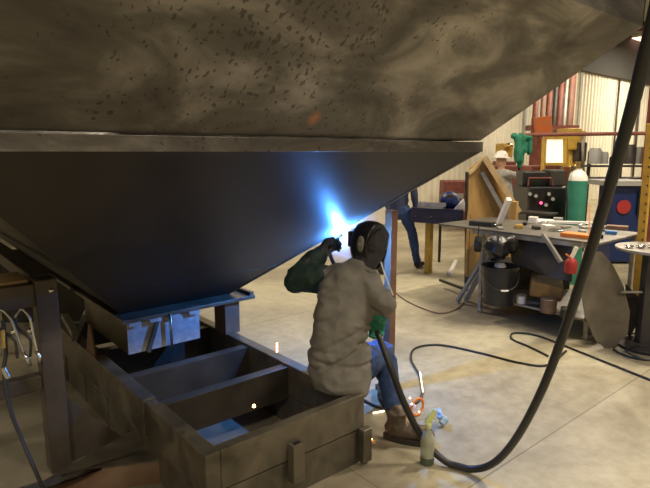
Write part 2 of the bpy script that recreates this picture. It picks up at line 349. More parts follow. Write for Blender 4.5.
# ------------------------------------------------------------------ the hopper
HP = thing('hopper', (1.6, 3.9, .66), 'huge dark steel hopper overhead with sloping plates and a narrow outlet', 'hopper')
zb, zs, zu, zt, zk = .664, 1.705, 1.765, 2.40, 4.1
bx0, bx1, by0, by1 = 1.18, 1.96, 3.46, 6.6          # outlet
sx0, sx1, sy0, sy1 = .12, 2.78, 1.90, 8.0            # seam
tx0, tx1, ty0, ty1 = -.75, 3.47, 1.33, 8.5           # shoulder
def plate(pts, name, m, th=.012, **kw):
    a, b, c = [V3(p) for p in pts[:3]]; n = (b-a).cross(c-a).normalized()
    ctr = sum((V3(p) for p in pts), V3())/len(pts)
    if n.dot(V3((1.6, 3.9, 2.2))-ctr) < 0: n = -n
    return MB().prism(pts, n*th).build(name, m, HP, **kw)
def ring(x0, x1, y0, y1, z): return [(x0, y0, z), (x1, y0, z), (x1, y1, z), (x0, y1, z)]
R0, R1, R1b, R2, R3 = ring(bx0, bx1, by0, by1, zb), ring(sx0, sx1, sy0, sy1, zs), ring(sx0, sx1, sy0, sy1, zu), ring(tx0, tx1, ty0, ty1, zt), ring(tx0, tx1, ty0, ty1, zk)
for i in range(4):
    j = (i+1) % 4
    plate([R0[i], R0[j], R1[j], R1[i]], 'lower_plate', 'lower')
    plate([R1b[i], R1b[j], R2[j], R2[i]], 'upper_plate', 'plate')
    plate([R2[i], R2[j], R3[j], R3[i]], 'skirt_plate', 'plate')
e = .012
for (lo, hi) in (((sx0-e, sy0-e, zs-.004), (sx1+e, sy0+.004, zu-.007)), ((sx1-.004, sy0, zs-.004), (sx1+e, sy1, zu-.007)), ((sx0-e, sy1-.004, zs-.004), (sx1+e, sy1+e, zu-.007)), ((sx0-e, sy0, zs-.004), (sx0+.004, sy1, zu-.007))):
    MB().box(lo, hi).build('seam_band', 'plate', HP, bevel=.002)
# faint bend line across the lower plate, just a shallow strip of plate above the outlet
def lerp(a, b, t): return V3(a)+(V3(b)-V3(a))*t
n_low = (V3(R0[1])-V3(R0[0])).cross(V3(R1[0])-V3(R0[0])).normalized()
if n_low.y > 0: n_low = -n_low
MB().bar(lerp(R0[0], R1[0], .24)+n_low*.0, lerp(R0[1], R1[1], .24)+n_low*.0, .012, .003, n_low).build('bend_bead', 'lower', HP)
# corner weld bead
MB().tube([lerp(R0[1], R1[1], t) for t in [k/12 for k in range(13)]], .008, 8).build('weld_bead', 'frame', HP)
# outlet flange: flat bars forming a rectangle that runs past the outlet
fx0, fx1, fy0, fy1, fz0, fz1 = 1.13, 2.10, 3.30, 4.42, .64, .665
MB().box((fx0, fy0, fz0), (fx1, fy0+.24, fz1)).build('flange_bar', 'frame', HP, bevel=.002)
MB().box((fx0, fy1-.12, fz0), (fx1, fy1, fz1)).build('flange_bar', 'frame', HP, bevel=.002)
MB().box((fx0, fy0+.24, fz0), (fx0+.12, by1, fz1)).build('flange_bar', 'frame', HP, bevel=.002)
MB().box((fx1-.10, fy0+.24, fz0), (fx1, fy1-.12, fz1)).build('flange_bar', 'frame', HP, bevel=.002)
MB().bar((fx1-.015, fy0+.02, fz1+.012), (fx1-.015, fy1-.3, fz1+.012), .03, .024).build('flange_lip', 'frame', HP)
# outlet box under the flange with tabs and a rod
gx0, gx1, gy0, gy1 = 1.165, 1.66, 3.325, 4.2
bxp = MB().box((gx0, gy0, .43), (gx1, gy0+.012, .63)); bxp.build('chute_plate', 'box', HP)
MB().box((gx0, gy0+.012, .43), (gx0+.012, gy1, .63)).build('chute_plate', 'frame', HP)
MB().box((gx1-.012, gy0+.012, .43), (gx1, gy1, .63)).build('chute_plate', 'frame', HP)
for a in (gx0+.002, gx0+.14, gx0+.27, gx0+.41): MB().box((a, gy0-.03, .618), (a+.075, gy0-.002, .64)).build('tab', 'box', HP)
MB().tube([(gx0+.275, gy0-.03, .425), (gx0+.275, gy0-.03, .655)], .009, 8).build('chute_rod', 'rod', HP)
MB().bar((gx0+.12, gy0-.02, .425), (gx0+.19, gy0-.02, .62), .025, .012, (0, 1, 0)).build('brace', 'frame', HP)
MB().cbox((1.93, 3.42, .52), (.12, .16, .24)).build('support_block', 'rusty', HP, bevel=.004)

# ------------------------------------------------------------------ the frame on the floor
FR = thing('equipment_skid', (1.48, 3.3, 0), 'long oily steel skid frame on the floor that the welder sits on', 'skid')
ax0, ax1, ay0, ay1, az = 1.0, 1.96, 2.0, 4.62, .40
def hollow(lo, hi, name='rail', m='frame', bev=.006, par=FR): return MB().box(lo, hi).build(name, m, par, bevel=bev)
w = .075
hollow((ax0, ay0, .20), (ax0+w, 2.62, az)); hollow((ax0, 2.70, .20), (ax0+w, ay1, az)); hollow((ax0+.012, 2.62, .20), (ax0+w, 2.70, az-.012), 'splice_plate')
hollow((ax0+.008, ay0+.01, 0), (ax0+w, ay1, .193), 'lower_rail')
for y in (2.95, 3.3, 3.75, 4.2): MB().box((ax0+.003, y, .0), (ax0+.009, y+.12, .193)).build('splice_plate', 'frame', FR, bevel=.001)
hollow((ax1-w, ay0+w, .20), (ax1, ay1, az)); hollow((ax1-w, ay0+w, 0), (ax1-.008, ay1, .193), 'lower_rail')
hollow((ax0+w, ay0, .205), (ax1, ay0+.055, az)); hollow((ax0+w, ay0+.012, 0), (ax1-.015, ay0+.06, .195), 'lower_rail')
hollow((ax1-.045, ay0-.045, .02), (ax1+.02, ay0-.001, .215), 'end_block')
hollow((1.44, ay0-.05, .10), (1.51, ay0-.001, .30), 'stub_post', bev=.004)
MB().box((1.456, ay0-.036, .296), (1.494, ay0-.014, .302)).build('stub_socket', 'black', FR)
def channel(y, z0=.18, z1=.385, d=.07, name='cross_beam'):
    mb = MB().box((ax0+w, y, z0), (ax1-w, y+.01, z1)).box((ax0+w, y+.01, z1-.012), (ax1-w, y+d, z1)).box((ax0+w, y+.01, z0), (ax1-w, y+d, z0+.012))
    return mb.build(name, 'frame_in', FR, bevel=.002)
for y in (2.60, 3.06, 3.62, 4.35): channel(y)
MB().box((ax0+w, 2.2, .05), (1.35, 2.32, .07)).build('floor_strip', 'galv', FR)
for yy in (3.2, 3.9): MB().box((ax0+w, yy, .03), (ax1-w, yy+.09, .06)).build('floor_strip', 'frame_in', FR)

c = D(66, 320, 5.6); MB().cbox((c.x, c.y, .33), (1.0, .6, .66), YAW-pi/2).build('steel_crate', 'darkmetal', None, bevel=.01, label='dark steel crate on the floor under the hopper, behind the stand', cat='crate')
# things lying on the far left of the frame
def scrap(name, pts, w_, h_, label, m='frame', cat='steel bar'):
    mb = MB(); [mb.bar(a, b, w_, h_) for a, b in zip(pts, pts[1:])]
    return mb.build(name, m, None, bevel=.003, label=label, cat=cat)
scrap('angle_bar', [(1.03, 4.0, .425), (1.09, 4.5, .425)], .05, .045, 'short steel angle lying on the far end of the frame rail', 'galv')
scrap('flat_bar', [(.98, 3.86, .412), (1.24, 4.42, .46)], .04, .012, 'thin flat bar lying across the frame beside the outlet', 'galv')
tt = thing('triangular_bracket', (1.04, 3.55, .4), 'brown triangular bracket standing upright on the frame rail', 'bracket')
MB().prism([(1.01, 3.50, .402), (1.01, 3.68, .402), (1.01, 3.60, .60), (1.01, 3.56, .60)], (.012, 0, 0)).build('web_plate', 'rusty', tt)
MB().box((1.005, 3.49, .4), (1.075, 3.69, .408)).build('foot_plate', 'rusty', tt)

# ------------------------------------------------------------------ stand on the left
ST = thing('steel_stand', (.7, 3.0, 0), 'dark square-tube steel stand at the left edge with clamps hung on it', 'stand')
_p = D(45, 300, 2.74); px_, py_ = _p.x, _p.y; hw = .052
hollow((px_-hw, py_-hw, 0), (px_+hw, py_+hw, 1.06), 'post', 'stand', .006, ST)
hollow((-1.6, py_-.045, .925), (px_-hw, py_+.045, 1.045), 'rail', 'stand', .006, ST)
hollow((-1.6, py_-.035, .475), (px_-hw, py_+.035, .555), 'rail', 'stand', .006, ST)
hollow((px_-hw+.0, py_+hw, 1.0), (px_+.045, 5.2, 1.07), 'top_rail', 'stand', .006, ST)
hollow((px_-.04, 5.12, 0), (px_+.04, 5.2, 1.0), 'post', 'stand', .006, ST)
hollow((-1.6, py_-.045, 0), (-1.51, py_+.045, .925), 'post', 'stand', .006, ST)
MB().ell((px_+.02, py_-.053, 1.0), (.014, .01, .014)).build('bolt', 'chrome', ST)
MB().prism([(px_+hw, py_-.006, .02), (.985, py_-.006, .02), (.985, py_-.006, .06), (px_+hw, py_-.006, .40)], (0, .012, 0)).build('gusset', 'stand', ST)
BM_ = thing('tapered_beam', (.5, 2.6, 0), 'rusty tapered steel foot lying on the floor at the lower left corner', 'steel beam')
WP = [P(x, y, .13) for x, y in ((-40, 520), (44, 480), (129, 432), (166, 444), (167, 459), (88, 469), (-40, 505))]
MB().prism([p+V3((0, 0, -.13)) for p in WP], (0, 0, .12)).build('web', 'rusty', BM_)
MB().prism([p+V3((0, 0, -.01)) for p in WP], (0, 0, .01)).build('flange', 'frame', BM_)
MB().bar(P(167, 447, .14), P(167, 459, .14)+V3((-.0, -.03, -.0)), .012, .16).build('end_plate', 'frame', BM_)
MB().box((-1.0, py_+.0, 1.047), (px_-.07, py_+.24, 1.062)).build('pale_board', 'plyedge', None, label='pale flat board lying on the stand rail at the left edge', cat='board')
MB().box((-.9, py_+.14, .95), (px_-hw, py_+.2, 1.045)).build('board_support', 'stand', ST)

# locking clamps and air fittings hanging from the stand rail
def clamp(px, d, z0, label, lean=0.):
    c = D(px, 335, d); t = thing('locking_clamp', (c.x, c.y, z0), label, 'clamp', None)
    A = V3((c.x, c.y, z0)); s = RT; up = V3((0, 0, 1))
    q = lambda a, b: A + s*(a+lean*(-b)) + up*b + FW*(-.0)
    MB().tube(spline([q(-.035, -.02), q(0, .02), q(.035, -.02), q(.045, -.09), q(.058, -.2)], 5), .0065, 8).build('handle', 'chrome', t)
    MB().tube(spline([q(-.035, -.02), q(-.03, -.07), q(.02, -.12), q(.03, -.15), q(.02, -.22)], 5), .007, 8).build('jaw', 'darkmetal', t)
    MB().tube([q(.058, -.19), q(.072, -.26)], .0095, 8).build('adjusting_screw', 'chrome', t)
    MB().ell(q(.03, -.09), (.014, .014, .014)).build('rivet', 'chrome', t)
    return t
clamp(24, 2.56, .925, 'chrome locking clamp hanging from the stand rail, nearest the post')
clamp(4, 2.50, .94, 'chrome locking clamp hanging at the very left edge of the photo', .15)
ah = thing('air_hose', D(8, 330, 2.5), 'thin black air hose with brass fitting hanging from the stand', 'hose')
MB().tube(spline([D(3, 320, 2.5), D(6, 352, 2.48), D(4, 372, 2.45), D(10, 408, 2.4), D(22, 440, 2.36), D(42, 486, 2.3), D(60, 530, 2.3)], 8), .009, 8).build('hose', 'rubber', ah)
MB().tube([D(3, 330, 2.47), D(4, 348, 2.46)], .009, 10).build('brass_fitting', 'brass', ah)
MB().tube([D(3, 368, 2.44), D(8, 378, 2.44)], .013, 10).build('coupling', 'chrome', ah)
MB().tube([D(0, 407, 3.6), D(40, 418, 3.55)], .012, 8).build('thin_pipe', 'frame', None, label='thin dark pipe behind the left stand, under its lower rail', cat='pipe')

# ------------------------------------------------------------------ brown post
pb = D(388, 391, 3.72); pb.z = 0
bp_ = thing('support_post', (pb.x, pb.y, 0), 'brown square steel post standing behind the seated welder', 'post')
MB().cbox((pb.x, pb.y, .67), (.062, .062, 1.26)).build('tube', 'brownpost', bp_, bevel=.004)
MB().cbox((pb.x, pb.y, .02), (.13, .13, .04)).build('base_plate', 'brownpost', bp_)
MB().cbox((pb.x, pb.y, 1.303), (.066, .066, .006)).build('cap_plate', 'brownpost', bp_)

# ------------------------------------------------------------------ people
def hand(mb, w, dirn, side, nrm, k=1., curl=.6, s=1.):
    """wrist w, direction of the hand, side vector towards the thumb, palm normal (fingers curl to it)"""
    d = V3(dirn).normalized(); n = V3(nrm); n = (n-d*n.dot(d)).normalized(); t = V3(side); t = (t-d*t.dot(d)-n*t.dot(n)).normalized()
    w = V3(w)
    for a in (-.028, -.009, .011, .03):
        mb.cap(w+t*a*.55*s, .02*k*s, w+(d*.085+t*a)*s, .015*k*s)
    for a, L in ((.03, .068), (.011, .078), (-.009, .072), (-.028, .056)):
        p = w+(d*.085+t*a)*s; ang = 0.; r = .0105*k*s
        for j, f in enumerate((.45, .32, .23)):
            ang += curl*(.7+.3*j)
            q = p+(d*cos(ang)+n*sin(ang))*L*f*s; mb.cap(p, r, q, r*.9); p = q; r *= .9
    a = w+(d*.02+t*.025)*s; b = w+(d*.055+t*.058+n*.012)*s; c = b+(d*.03+t*.006+n*.024)*s
    mb.cap(a, .015*k*s, b, .0125*k*s); mb.cap(b, .0125*k*s, c, .010*k*s)
def frame3(y, up=(0, 0, 1)):
    y = V3(y).normalized(); x = y.cross(V3(up)).normalized(); z = x.cross(y); return Matrix((x, y, z)).transposed()
def head_shapes(mb, c, face, s=1.):
    m = frame3(face); R = lambda x, y, z: V3(c)+m @ V3((x, y, z))*s
    mb.ell(c, (.075*s, .095*s, .115*s), m); mb.ell(R(0, .03, -.06), (.055*s, .06*s, .06*s), m)
    mb.cap(R(0, .088, .012), .010*s, R(0, .108, -.022), .014*s)
    mb.cap(R(-.02, .09, -.055), .008*s, R(.02, .09, -.055), .008*s)
    mb.cap(R(-.045, .078, .03), .010*s, R(.045, .078, .03), .010*s)
    for q in (-1, 1): mb.ell(R(q*.078, -.005, -.005), (.010*s, .02*s, .032*s), m)
    return m
def eyes(par, c, face, s=1.):
    m = frame3(face)
    for q in (-1, 1): MB().ell(V3(c)+m @ V3((q*.031, .086, .008))*s, (.011*s,)*3, n=10).build('eye', 'white', par)

# --- the welder
W = thing('person', (2.0, 2.2, 0), 'person in grey shirt, blue jeans and black welding hood seated on the frame, welding', 'person')
pel = D(339, 372, 2.95); ch = D(350, 315, 3.0); ub = D(354, 287, 3.03); nk = D(361, 268, 3.05); hd = D(371, 244, 3.07)
ls = D(331, 276, 3.12); rs = D(376, 287, 2.98)
le = D(298, 280, 3.2); lw = D(320, 254, 3.28); lh = D(334, 243, 3.36)
re = D(385, 303, 2.90); rw = D(379, 316, 3.0); rh = D(376, 330, 3.08)
rhip = D(352, 374, 2.93); rk = D(384, 352, 3.22); ra = D(397, 421, 3.03)
lhip = D(338, 374, 3.08); lk = D(376, 350, 3.46); la = D(389, 396, 3.46)
pel.z = .505; la.z = .13; ra.z = .12
fd = (RT*-.72+FW*.68+V3((0, 0, .05))).normalized()                                # where the head looks
torch_dir = (D(344, 232.5, 3.545)-lh).normalized()
TR = Matrix.Rotation(.22, 3, 'Z')
SEC = [(340, 389, 2.90, .150, .125), (339, 378, 2.92, .175, .145), (338, 362, 2.95, .182, .15), (340, 345, 2.97, .172, .14), (343, 328, 2.99, .166, .132), (346, 312, 3.0, .170, .13), (350, 297, 3.02, .178, .13), (353, 285, 3.03, .178, .122), (356, 275, 3.04, .155, .105), (360, 267, 3.05, .095, .085), (362, 260, 3.05, .06, .065)]
def body(mb, k=1.):
    rings = []
    for (x, y, d, a, b) in SEC:
        c = D(x, y, d); r = TR @ RT; f_ = TR @ FW; tilt = V3((0, 0, -.18))
        rings.append([mb.bm.verts.new(c+(r*cos(t)*a+f_*sin(t)*b+tilt*cos(t)*a*.9)*k) for t in [2*pi*q/28 for q in range(28)]])
    for p, q in zip(rings, rings[1:]):
        for n_ in range(28): mb.bm.faces.new((p[n_], p[(n_+1) % 28], q[(n_+1) % 28], q[n_]))
    mb.bm.faces.new(rings[0][::-1]); mb.bm.faces.new(rings[-1])
mb = MB(); body(mb, .74); mb.cap(nk, .055, hd, .055); head_shapes(mb, hd, fd)
mb.chain([ls, le, lw], [.046, .036, .026]).chain([rs, re, rw], [.046, .034, .026])
mb.chain([rhip, rk, ra], [.08, .052, .038]).chain([lhip, lk, la], [.08, .052, .038])
BD = {0: (RT*.93-FW*.3).normalized(), 1: (FW*.9-RT*.1).normalized()}
for a, d_ in ((ra, BD[0]), (la, BD[1])): mb.cap(a, .034, V3((a.x, a.y, .07)), .033); mb.cap((a.x, a.y, .06), .03, V3((a.x, a.y, .052))+d_*.12, .024)
lside = V3((0, 0, 1)); lnorm = (torch_dir.cross(V3((0, 0, 1)))).normalized()
hand(mb, lw, lh-lw, lside, lnorm, .6, .75, 1.1); hand(mb, rw, rh-rw, FW*.3+RT*-1, -FW, .6, .8, 1.12)
organic('body', mb, 'skin', W, .011, 4)
eyes(W, hd, fd)
# shirt
mb = MB(); body(mb, 1.0)
mb.cap(ls+RT*.04, .075, lerp(ls, le, .5), .064)
mb.cap(rs-RT*.03, .07, re, .060); mb.cap(re, .056, lerp(re, rw, .75), .05)
def crease(u, wd): return -math.exp(-(u/wd)**2)
def shirt_fold(co):
    q = co-ch; a = q.dot(RT); z = co.z; n = noise.noise(co*4)
    k = .024*noise.noise(V3((a*5+z*3, z*4-a*5, .7)))+.007*(1-abs(noise.noise(V3((a*10+z*9, z*11-a*6, 5.2)))*3))
    for (c0, sl, wd, dp, lo, hi) in FOLDS:
        if lo < a < hi: k += dp*crease(z-(c0+sl*a)+.03*n, wd)*min(1, (a-lo)*9, (hi-a)*9)
    k += .010*(noise.noise(V3((a*9+z*5, z*5-a*7, 3.1)))); return k
FOLDS = [(.545, -.15, .010, .016, -.3, .3), (.60, .35, .012, .018, -.3, .22), (.655, -.25, .012, .016, -.02, .3), (.70, .45, .012, .015, -.3, .12), (.75, -.5, .012, .016, 0, .3), (.82, -.65, .014, .016, .02, .3), (.86, .6, .016, .012, -.3, -.02), (.93, -.8, .014, .016, .04, .3), (1.03, .5, .016, .010, -.3, .05), (.63, .1, .009, .012, -.3, -.05), (.78, 2.2, .05, .008, -.12, 0)]
organic('shirt', mb, 'shirt', W, .0095, 8, fn=shirt_fold)
# collar
m3 = frame3(hd-nk, (0, 1, 0))
mb = MB(); mb.tube([nk+m3 @ V3((.075*cos(a), .005, .075*sin(a))) for a in [2*pi*k/20 for k in range(21)]], .018, 8); mb.build('collar', 'shirt', W)
# protective dark sleeve on the reaching arm
mb = MB().chain([lerp(ls, le, .25), lerp(ls, le, .55), le, lerp(le, lw, .9)], [.074, .085, .085, .062]).cap(le+V3((0, 0, -.02)), .07, lerp(ls, le, .5)+V3((0, 0, -.035)), .065)
organic('sleeve', mb, 'darksleeve', W, .01, 4, .016, 11)
# gloves
mb = MB(); hand(mb, lw, lh-lw, lside, lnorm, 1.25, .75, 1.12); mb.cap(lerp(le, lw, .55), .07, lw, .05)
organic('glove', mb, 'glovedark', W, .006, 2, .006, 22)['label'] = 'dark leather glove on the raised hand'
mb = MB(); hand(mb, rw, rh-rw, FW*.3+RT*-1, -FW, 1.3, .8, 1.15); mb.cap(lerp(re, rw, .85), .052, rw, .042)
organic('glove', mb, 'greenlea', W, .006, 2, .005, 22)['label'] = 'green leather glove on the lowered hand'
# jeans
mb = MB(); mb.ell(pel+V3((0, 0, -.02)), (.14, .12, .09)); mb.cap(lhip, .098, rhip, .098)
mb.chain([rhip, lerp(rhip, rk, .6), rk, lerp(rk, ra, .5), lerp(rk, ra, .92)], [.095, .085, .072, .068, .060])
mb.chain([lhip, lerp(lhip, lk, .6), lk, lerp(lk, la, .5), lerp(lk, la, .90)], [.095, .085, .070, .064, .060])
organic('jeans', mb, 'jeans', W, .011, 4, .010, 8, (1, 1, 1.8))
# boots
def boot(a, dr, par):
    dr = V3(dr).normalized(); g = V3((a.x, a.y, 0)); sd = V3((-dr.y, dr.x, 0))
    mb = MB().chain([V3((a.x, a.y, .17)), V3((a.x, a.y, .10))], [.058, .062]).cap(g+V3((0, 0, .07))-dr*.02, .056, g+dr*.10+V3((0, 0, .066)), .052).cap(g+dr*.10+V3((0, 0, .066)), .052, g+dr*.18+V3((0, 0, .06)), .046)
    mb.cap(g+dr*.15+sd*.012+V3((0, 0, .055)), .038, g+dr*.15-sd*.012+V3((0, 0, .055)), .038)
    mb.tube([V3((a.x, a.y, .178))+(dr*cos(t)+sd*sin(t))*.058 for t in [2*pi*k/16 for k in range(17)]], .011, 8)
    b = organic('boot', mb, 'boot', par, .008, 3, .006, 16)
    out = []
    for t in range(24):
        th = 2*pi*t/24; r = .048+.005*cos(th); f = cos(th); out.append(g+dr*(.072+f*.155)+sd*sin(th)*(.053+.006*f))
    so = MB().prism([p+V3((0, 0, .0)) for p in out], (0, 0, .034)).build('sole', 'sole', None, bevel=.003)
    so.parent = b
    for j in range(4):
        z = .105+.018*j; f = .055 if j else .075
        l = MB().tube([V3((a.x, a.y, z))+dr*f+sd*.026, V3((a.x, a.y, z+.008))+dr*(f+.008), V3((a.x, a.y, z))+dr*f-sd*.026], .0035, 6).build('lace', 'plyedge', None)
        l.parent = b
boot(ra, BD[0], W); boot(la, BD[1], W)
# welding hood
m3 = frame3(fd, (0, 0, 1)); HR = lambda x, y, z: hd+V3((0, 0, -.002))+m3 @ V3((x*.86, y*.80, z*.92))
mb = MB(); n = 28; rings = []
for i in range(15):                                     # shell of revolution about the face axis, open at the back
    t = i/14; y = .15-.21*t; r = sqrt(max(0, 1-((y+.0)/.152)**2))
    wx, wz = .106*max(r, .06)**.75, .142*max(r, .06)**.6
    ring_ = []
    for k in range(n):
        a = 2*pi*k/n; X = wx*cos(a); Z = wz*sin(a)-(.022 if sin(a) < 0 else 0)*(1-t*.3)
        ring_.append(mb.bm.verts.new(HR(X*1.08, y, Z*1.04)))
    rings.append(ring_)
for a, b in zip(rings, rings[1:]):
    for k in range(n): mb.bm.faces.new((a[k], a[(k+1) % n], b[(k+1) % n], b[k]))
mb.bm.faces.new(rings[0]); mb.smooth = True
ho = mb.build('welding_hood', 'hood', W); so_ = ho.modifiers.new('thick', 'SOLIDIFY'); so_.thickness = .004
kids = []
kids.append(MB().cbox((0, 0, 0), (.11, .02, .09)).build('lens_frame', 'black', None, bevel=.004))
kids[-1].matrix_world = Matrix.Translation(HR(0, .148, .02)) @ m3.to_4x4()
sd = -1 if (m3 @ V3((1, 0, 0))).dot(FW) > 0 else 1
mb = MB(); mb.ell(HR(sd*.108, .0, .014), (.012, .026, .048), m3); kids.append(mb.build('pivot_plate', 'grey', None))
mb = MB(); mb.ell(HR(sd*.118, -.0, .014), (.006, .009, .009), m3); kids.append(mb.build('pivot_knob', 'greyp', None))
for o in kids:
    mw = o.matrix_world.copy(); o.parent = ho; o.matrix_parent_inverse = Matrix.Translation(-V3(W.location)); o.matrix_world = mw if o.name.startswith('lens') else o.matrix_world
mb = MB(); mb.ell(HR(0, -.01, .02), (.082, .095, .112), m3); mb.cap(HR(0, -.03, -.03), .07, nk+V3((0, 0, .0)), .075); mb.cap(nk, .075, nk+V3((0, 0, -.02)), .088)
organic('head_cloth', mb, 'hoodcloth', W, .008, 4, .008, 14)
mb = MB(); mb.tube([HR(.1*cos(a), -.06-.02*abs(sin(a)), .085*sin(a)+.02) for a in [pi*k/12 for k in range(13)]], .008, 6); mb.build('head_strap', 'black', W)
# white cord at the collar
MB().tube(spline([D(381, 262, 2.98), D(384, 272, 2.94), D(388, 283, 2.92), D(393, 295, 2.95)], 4), .0045, 6).build('neck_cord', 'white', W)

# --- torch with its arc
tip = D(344, 232.5, 3.545); T = thing('welding_torch', lh, 'black welding torch in the gloved hand, arc burning at its tip', 'welding torch')
hb = lh-torch_dir*.10+FW*.03
MB().tube([hb, lh, lerp(lh, tip, .35)], .014, 10).build('handle', 'black', T)
MB().tube(spline([lerp(lh, tip, .3), lerp(lh, tip, .7)+V3((0, 0, .012)), lerp(lh, tip, .9)], 4), .008, 8).build('swan_neck', 'brass', T)
MB().tube([lerp(lh, tip, .70), lerp(lh, tip, .88)], .010, 10).build('nozzle', 'brass', T)
MB().ell(tip, (.012, .012, .012)).build('arc_glow', 'arc', T)
def pl(loc, power, col, r=.01):
    l = bpy.data.lights.new('arc_light', 'POINT'); l.energy = power; l.color = col; l.shadow_soft_size = r
    o = bpy.data.objects.new('arc_light', l); C.objects.link(o); o.location = loc; return o
pl(tip-n_low*0+V3((-.02, -.002, -.006)), 160, (.05, .27, 1.0))

# fume added round the arc to imitate camera bloom, thinning outwards
fm = bpy.data.materials.new('arc_bloom'); fm.use_nodes = True; nt = fm.node_tree; nt.nodes.remove(nt.nodes['Principled BSDF'])
vol = nt.nodes.new('ShaderNodeVolumeScatter'); vol.inputs['Color'].default_value = (.9, .95, 1, 1); vol.inputs['Anisotropy'].default_value = .2
tc = nt.nodes.new('ShaderNodeTexCoord'); gr = nt.nodes.new('ShaderNodeTexGradient'); gr.gradient_type = 'SPHERICAL'
nn = nt.nodes.new('ShaderNodeTexNoise'); nn.inputs['Scale'].default_value = 3.0; nt.links.new(tc.outputs['Object'], nn.inputs['Vector'])
nt.links.new(tc.outputs['Object'], gr.inputs['Vector'])
mm = nt.nodes.new('ShaderNodeMath'); mm.operation = 'MULTIPLY'; nt.links.new(gr.outputs['Fac'], mm.inputs[0]); nt.links.new(nn.outputs['Fac'], mm.inputs[1])
m5 = nt.nodes.new('ShaderNodeMath'); m5.operation = 'MULTIPLY'; m5.inputs[1].default_value = BLOOM; m6 = nt.nodes.new('ShaderNodeMath'); m6.operation = 'MULTIPLY'; nt.links.new(mm.outputs[0], m6.inputs[0]); nt.links.new(gr.outputs['Fac'], m6.inputs[1]); nt.links.new(m6.outputs[0], m5.inputs[0])
nt.links.new(m5.outputs[0], vol.inputs['Density']); nt.links.new(vol.outputs['Volume'], nt.nodes['Material Output'].inputs['Volume'])
fo = MB().ell((0, 0, 0), (1, 1, 1), n=24).build('arc_bloom', fm, None, label='thin blue-lit fume added as camera bloom around the welding arc', cat='haze', kind='stuff')
fo.location = tip+V3((0, -.03, .04)); fo.scale = (.27, .27, .27)

# --- the thick cable
cab = spline([hb, D(333, 262, 3.42), D(350, 292, 3.35), D(366, 318, 3.2), D(375, 329, 3.08), D(381, 342, 3.0), D(391, 368, 2.92), D(405, 405, 2.86), D(424, 440, 2.8), D(445, 461, 2.74), D(468, 469, 2.68), D(492, 464, 2.6), D(515, 440, 2.45),
              D(541, 392, 2.25), D(563, 335, 2.08), D(587, 262, 1.9), D(608, 192, 1.75), D(628, 122, 1.62), D(645, 55, 1.52), D(658, 0, 1.46), D(670, -70, 1.42), D(676, -160, 1.40)], 7)
cab = [V3((p.x, p.y, max(p.z, .024))) for p in cab]
top = V3((cab[-1].x, cab[-1].y, ZC)); n1 = len(cab)
MB().tube(cab+[lerp(cab[-1], top, .3), lerp(cab[-1], top, .6), top], [.012+.007*min(1, i/40) for i in range(n1)]+[.019]*3, 12).build('power_cable', 'rubber', None, label='thick black cable looping from the welder down to the floor and up out of view', cat='cable')

def fcable(pts, r, label, m='rubber', z=None):
    q = [V3((p.x, p.y, r+.001)) if not isinstance(z, (int, float)) else p for p in [P(*a, 0) for a in pts]]
    MB().tube(spline(q, 8), r, 8).build('floor_cable', m, None, label=label, cat='cable')
fcable([(352, 388), (362, 400), (385, 410), (412, 406), (422, 396), (420, 378), (411, 360), (416, 349), (440, 346), (480, 354), (520, 364), (548, 366), (566, 352)], .009, 'black cable curling behind the boot and on towards the workbench')
fcable([(393, 291), (404, 300), (420, 308), (440, 314), (456, 310), (464, 303)], .007, 'thin brown cable sagging across the floor right of the brown post', 'brownpost')
fcable([(548, 357), (530, 348), (512, 340), (514, 334), (535, 336), (560, 345), (590, 357), (620, 369), (655, 383)], .009, 'black cable running from under the bench to the right edge')
for i, (cx, cy, r) in enumerate(((640, 352, .22), (645, 346, .27), (648, 358, .18))):
    c = P(cx, cy); pts = [V3((c.x+r*cos(a), c.y+r*sin(a)*.9, .011+.017*i+.003*sin(a*3))) for a in [2*pi*k/28 for k in range(29)]]
    MB().tube(pts, .0085, 8).build('cable_coil', 'rubber', None, label=('lowest', 'largest', 'topmost')[i]+' loop of the black cable coil at the right edge', cat='cable')

# ------------------------------------------------------------------ bottle, ring, rag on the floor
b0 = P(427, 463); bt = thing('spray_bottle', b0, 'cloudy plastic spray bottle with yellow-green trigger standing on the floor', 'spray bottle')
prof = [(.0, .0), (.036, .0), (.039, .006), (.039, .045)]
MB().lathe(prof, b0, 20).build('liquid', 'liquid', bt)
MB().lathe([(.039, .045), (.039, .13), (.036, .155), (.022, .185), (.014, .198), (.014, .215)], b0, 20).build('bottle_body', 'cloudy', bt)
MB().lathe([(.018, .213), (.019, .235), (.014, .24)], b0, 16).build('screw_cap', 'yplastic', bt)
h = b0+V3((0, 0, .24)); MB().prism([h+RT*-.02, h+RT*.02, h+RT*.045+V3((0, 0, .055)), h+RT*.035+V3((0, 0, .075)), h+RT*-.0+V3((0, 0, .04))], FW*.022).build('trigger_head', 'yplastic', bt, bevel=.003)
MB().bar(h+RT*.03+V3((0, 0, .04))+FW*.01, h+RT*.055+V3((0, 0, .0))+FW*.01, .012, .012).build('trigger', 'white', bt)
c = P(417, 416); c.z = 0
mb = MB(); mb.tube([c+V3((0, 0, .065))+(RT*.8+FW*.6)*.055*cos(a)+V3((0, 0, 1))*.055*sin(a) for a in [2*pi*k/24 for k in range(25)]], .0085, 8); mb.build('orange_ring', 'orangep', None, label='orange ring standing on the floor beside the boot', cat='ring')
c = P(440, 425); mb = MB()
for k in range(7): mb.ell(c+V3((random.uniform(-.03, .03), random.uniform(-.03, .03), .03+.010*k)), (.026, .024, .020))
o = organic('blue_rag', mb, 'rag', None, .007, 2, .014, 25); tag(o, 'crumpled pale blue rag on the floor behind the spray bottle', 'rag')
c = P(410, 414); mb = MB()
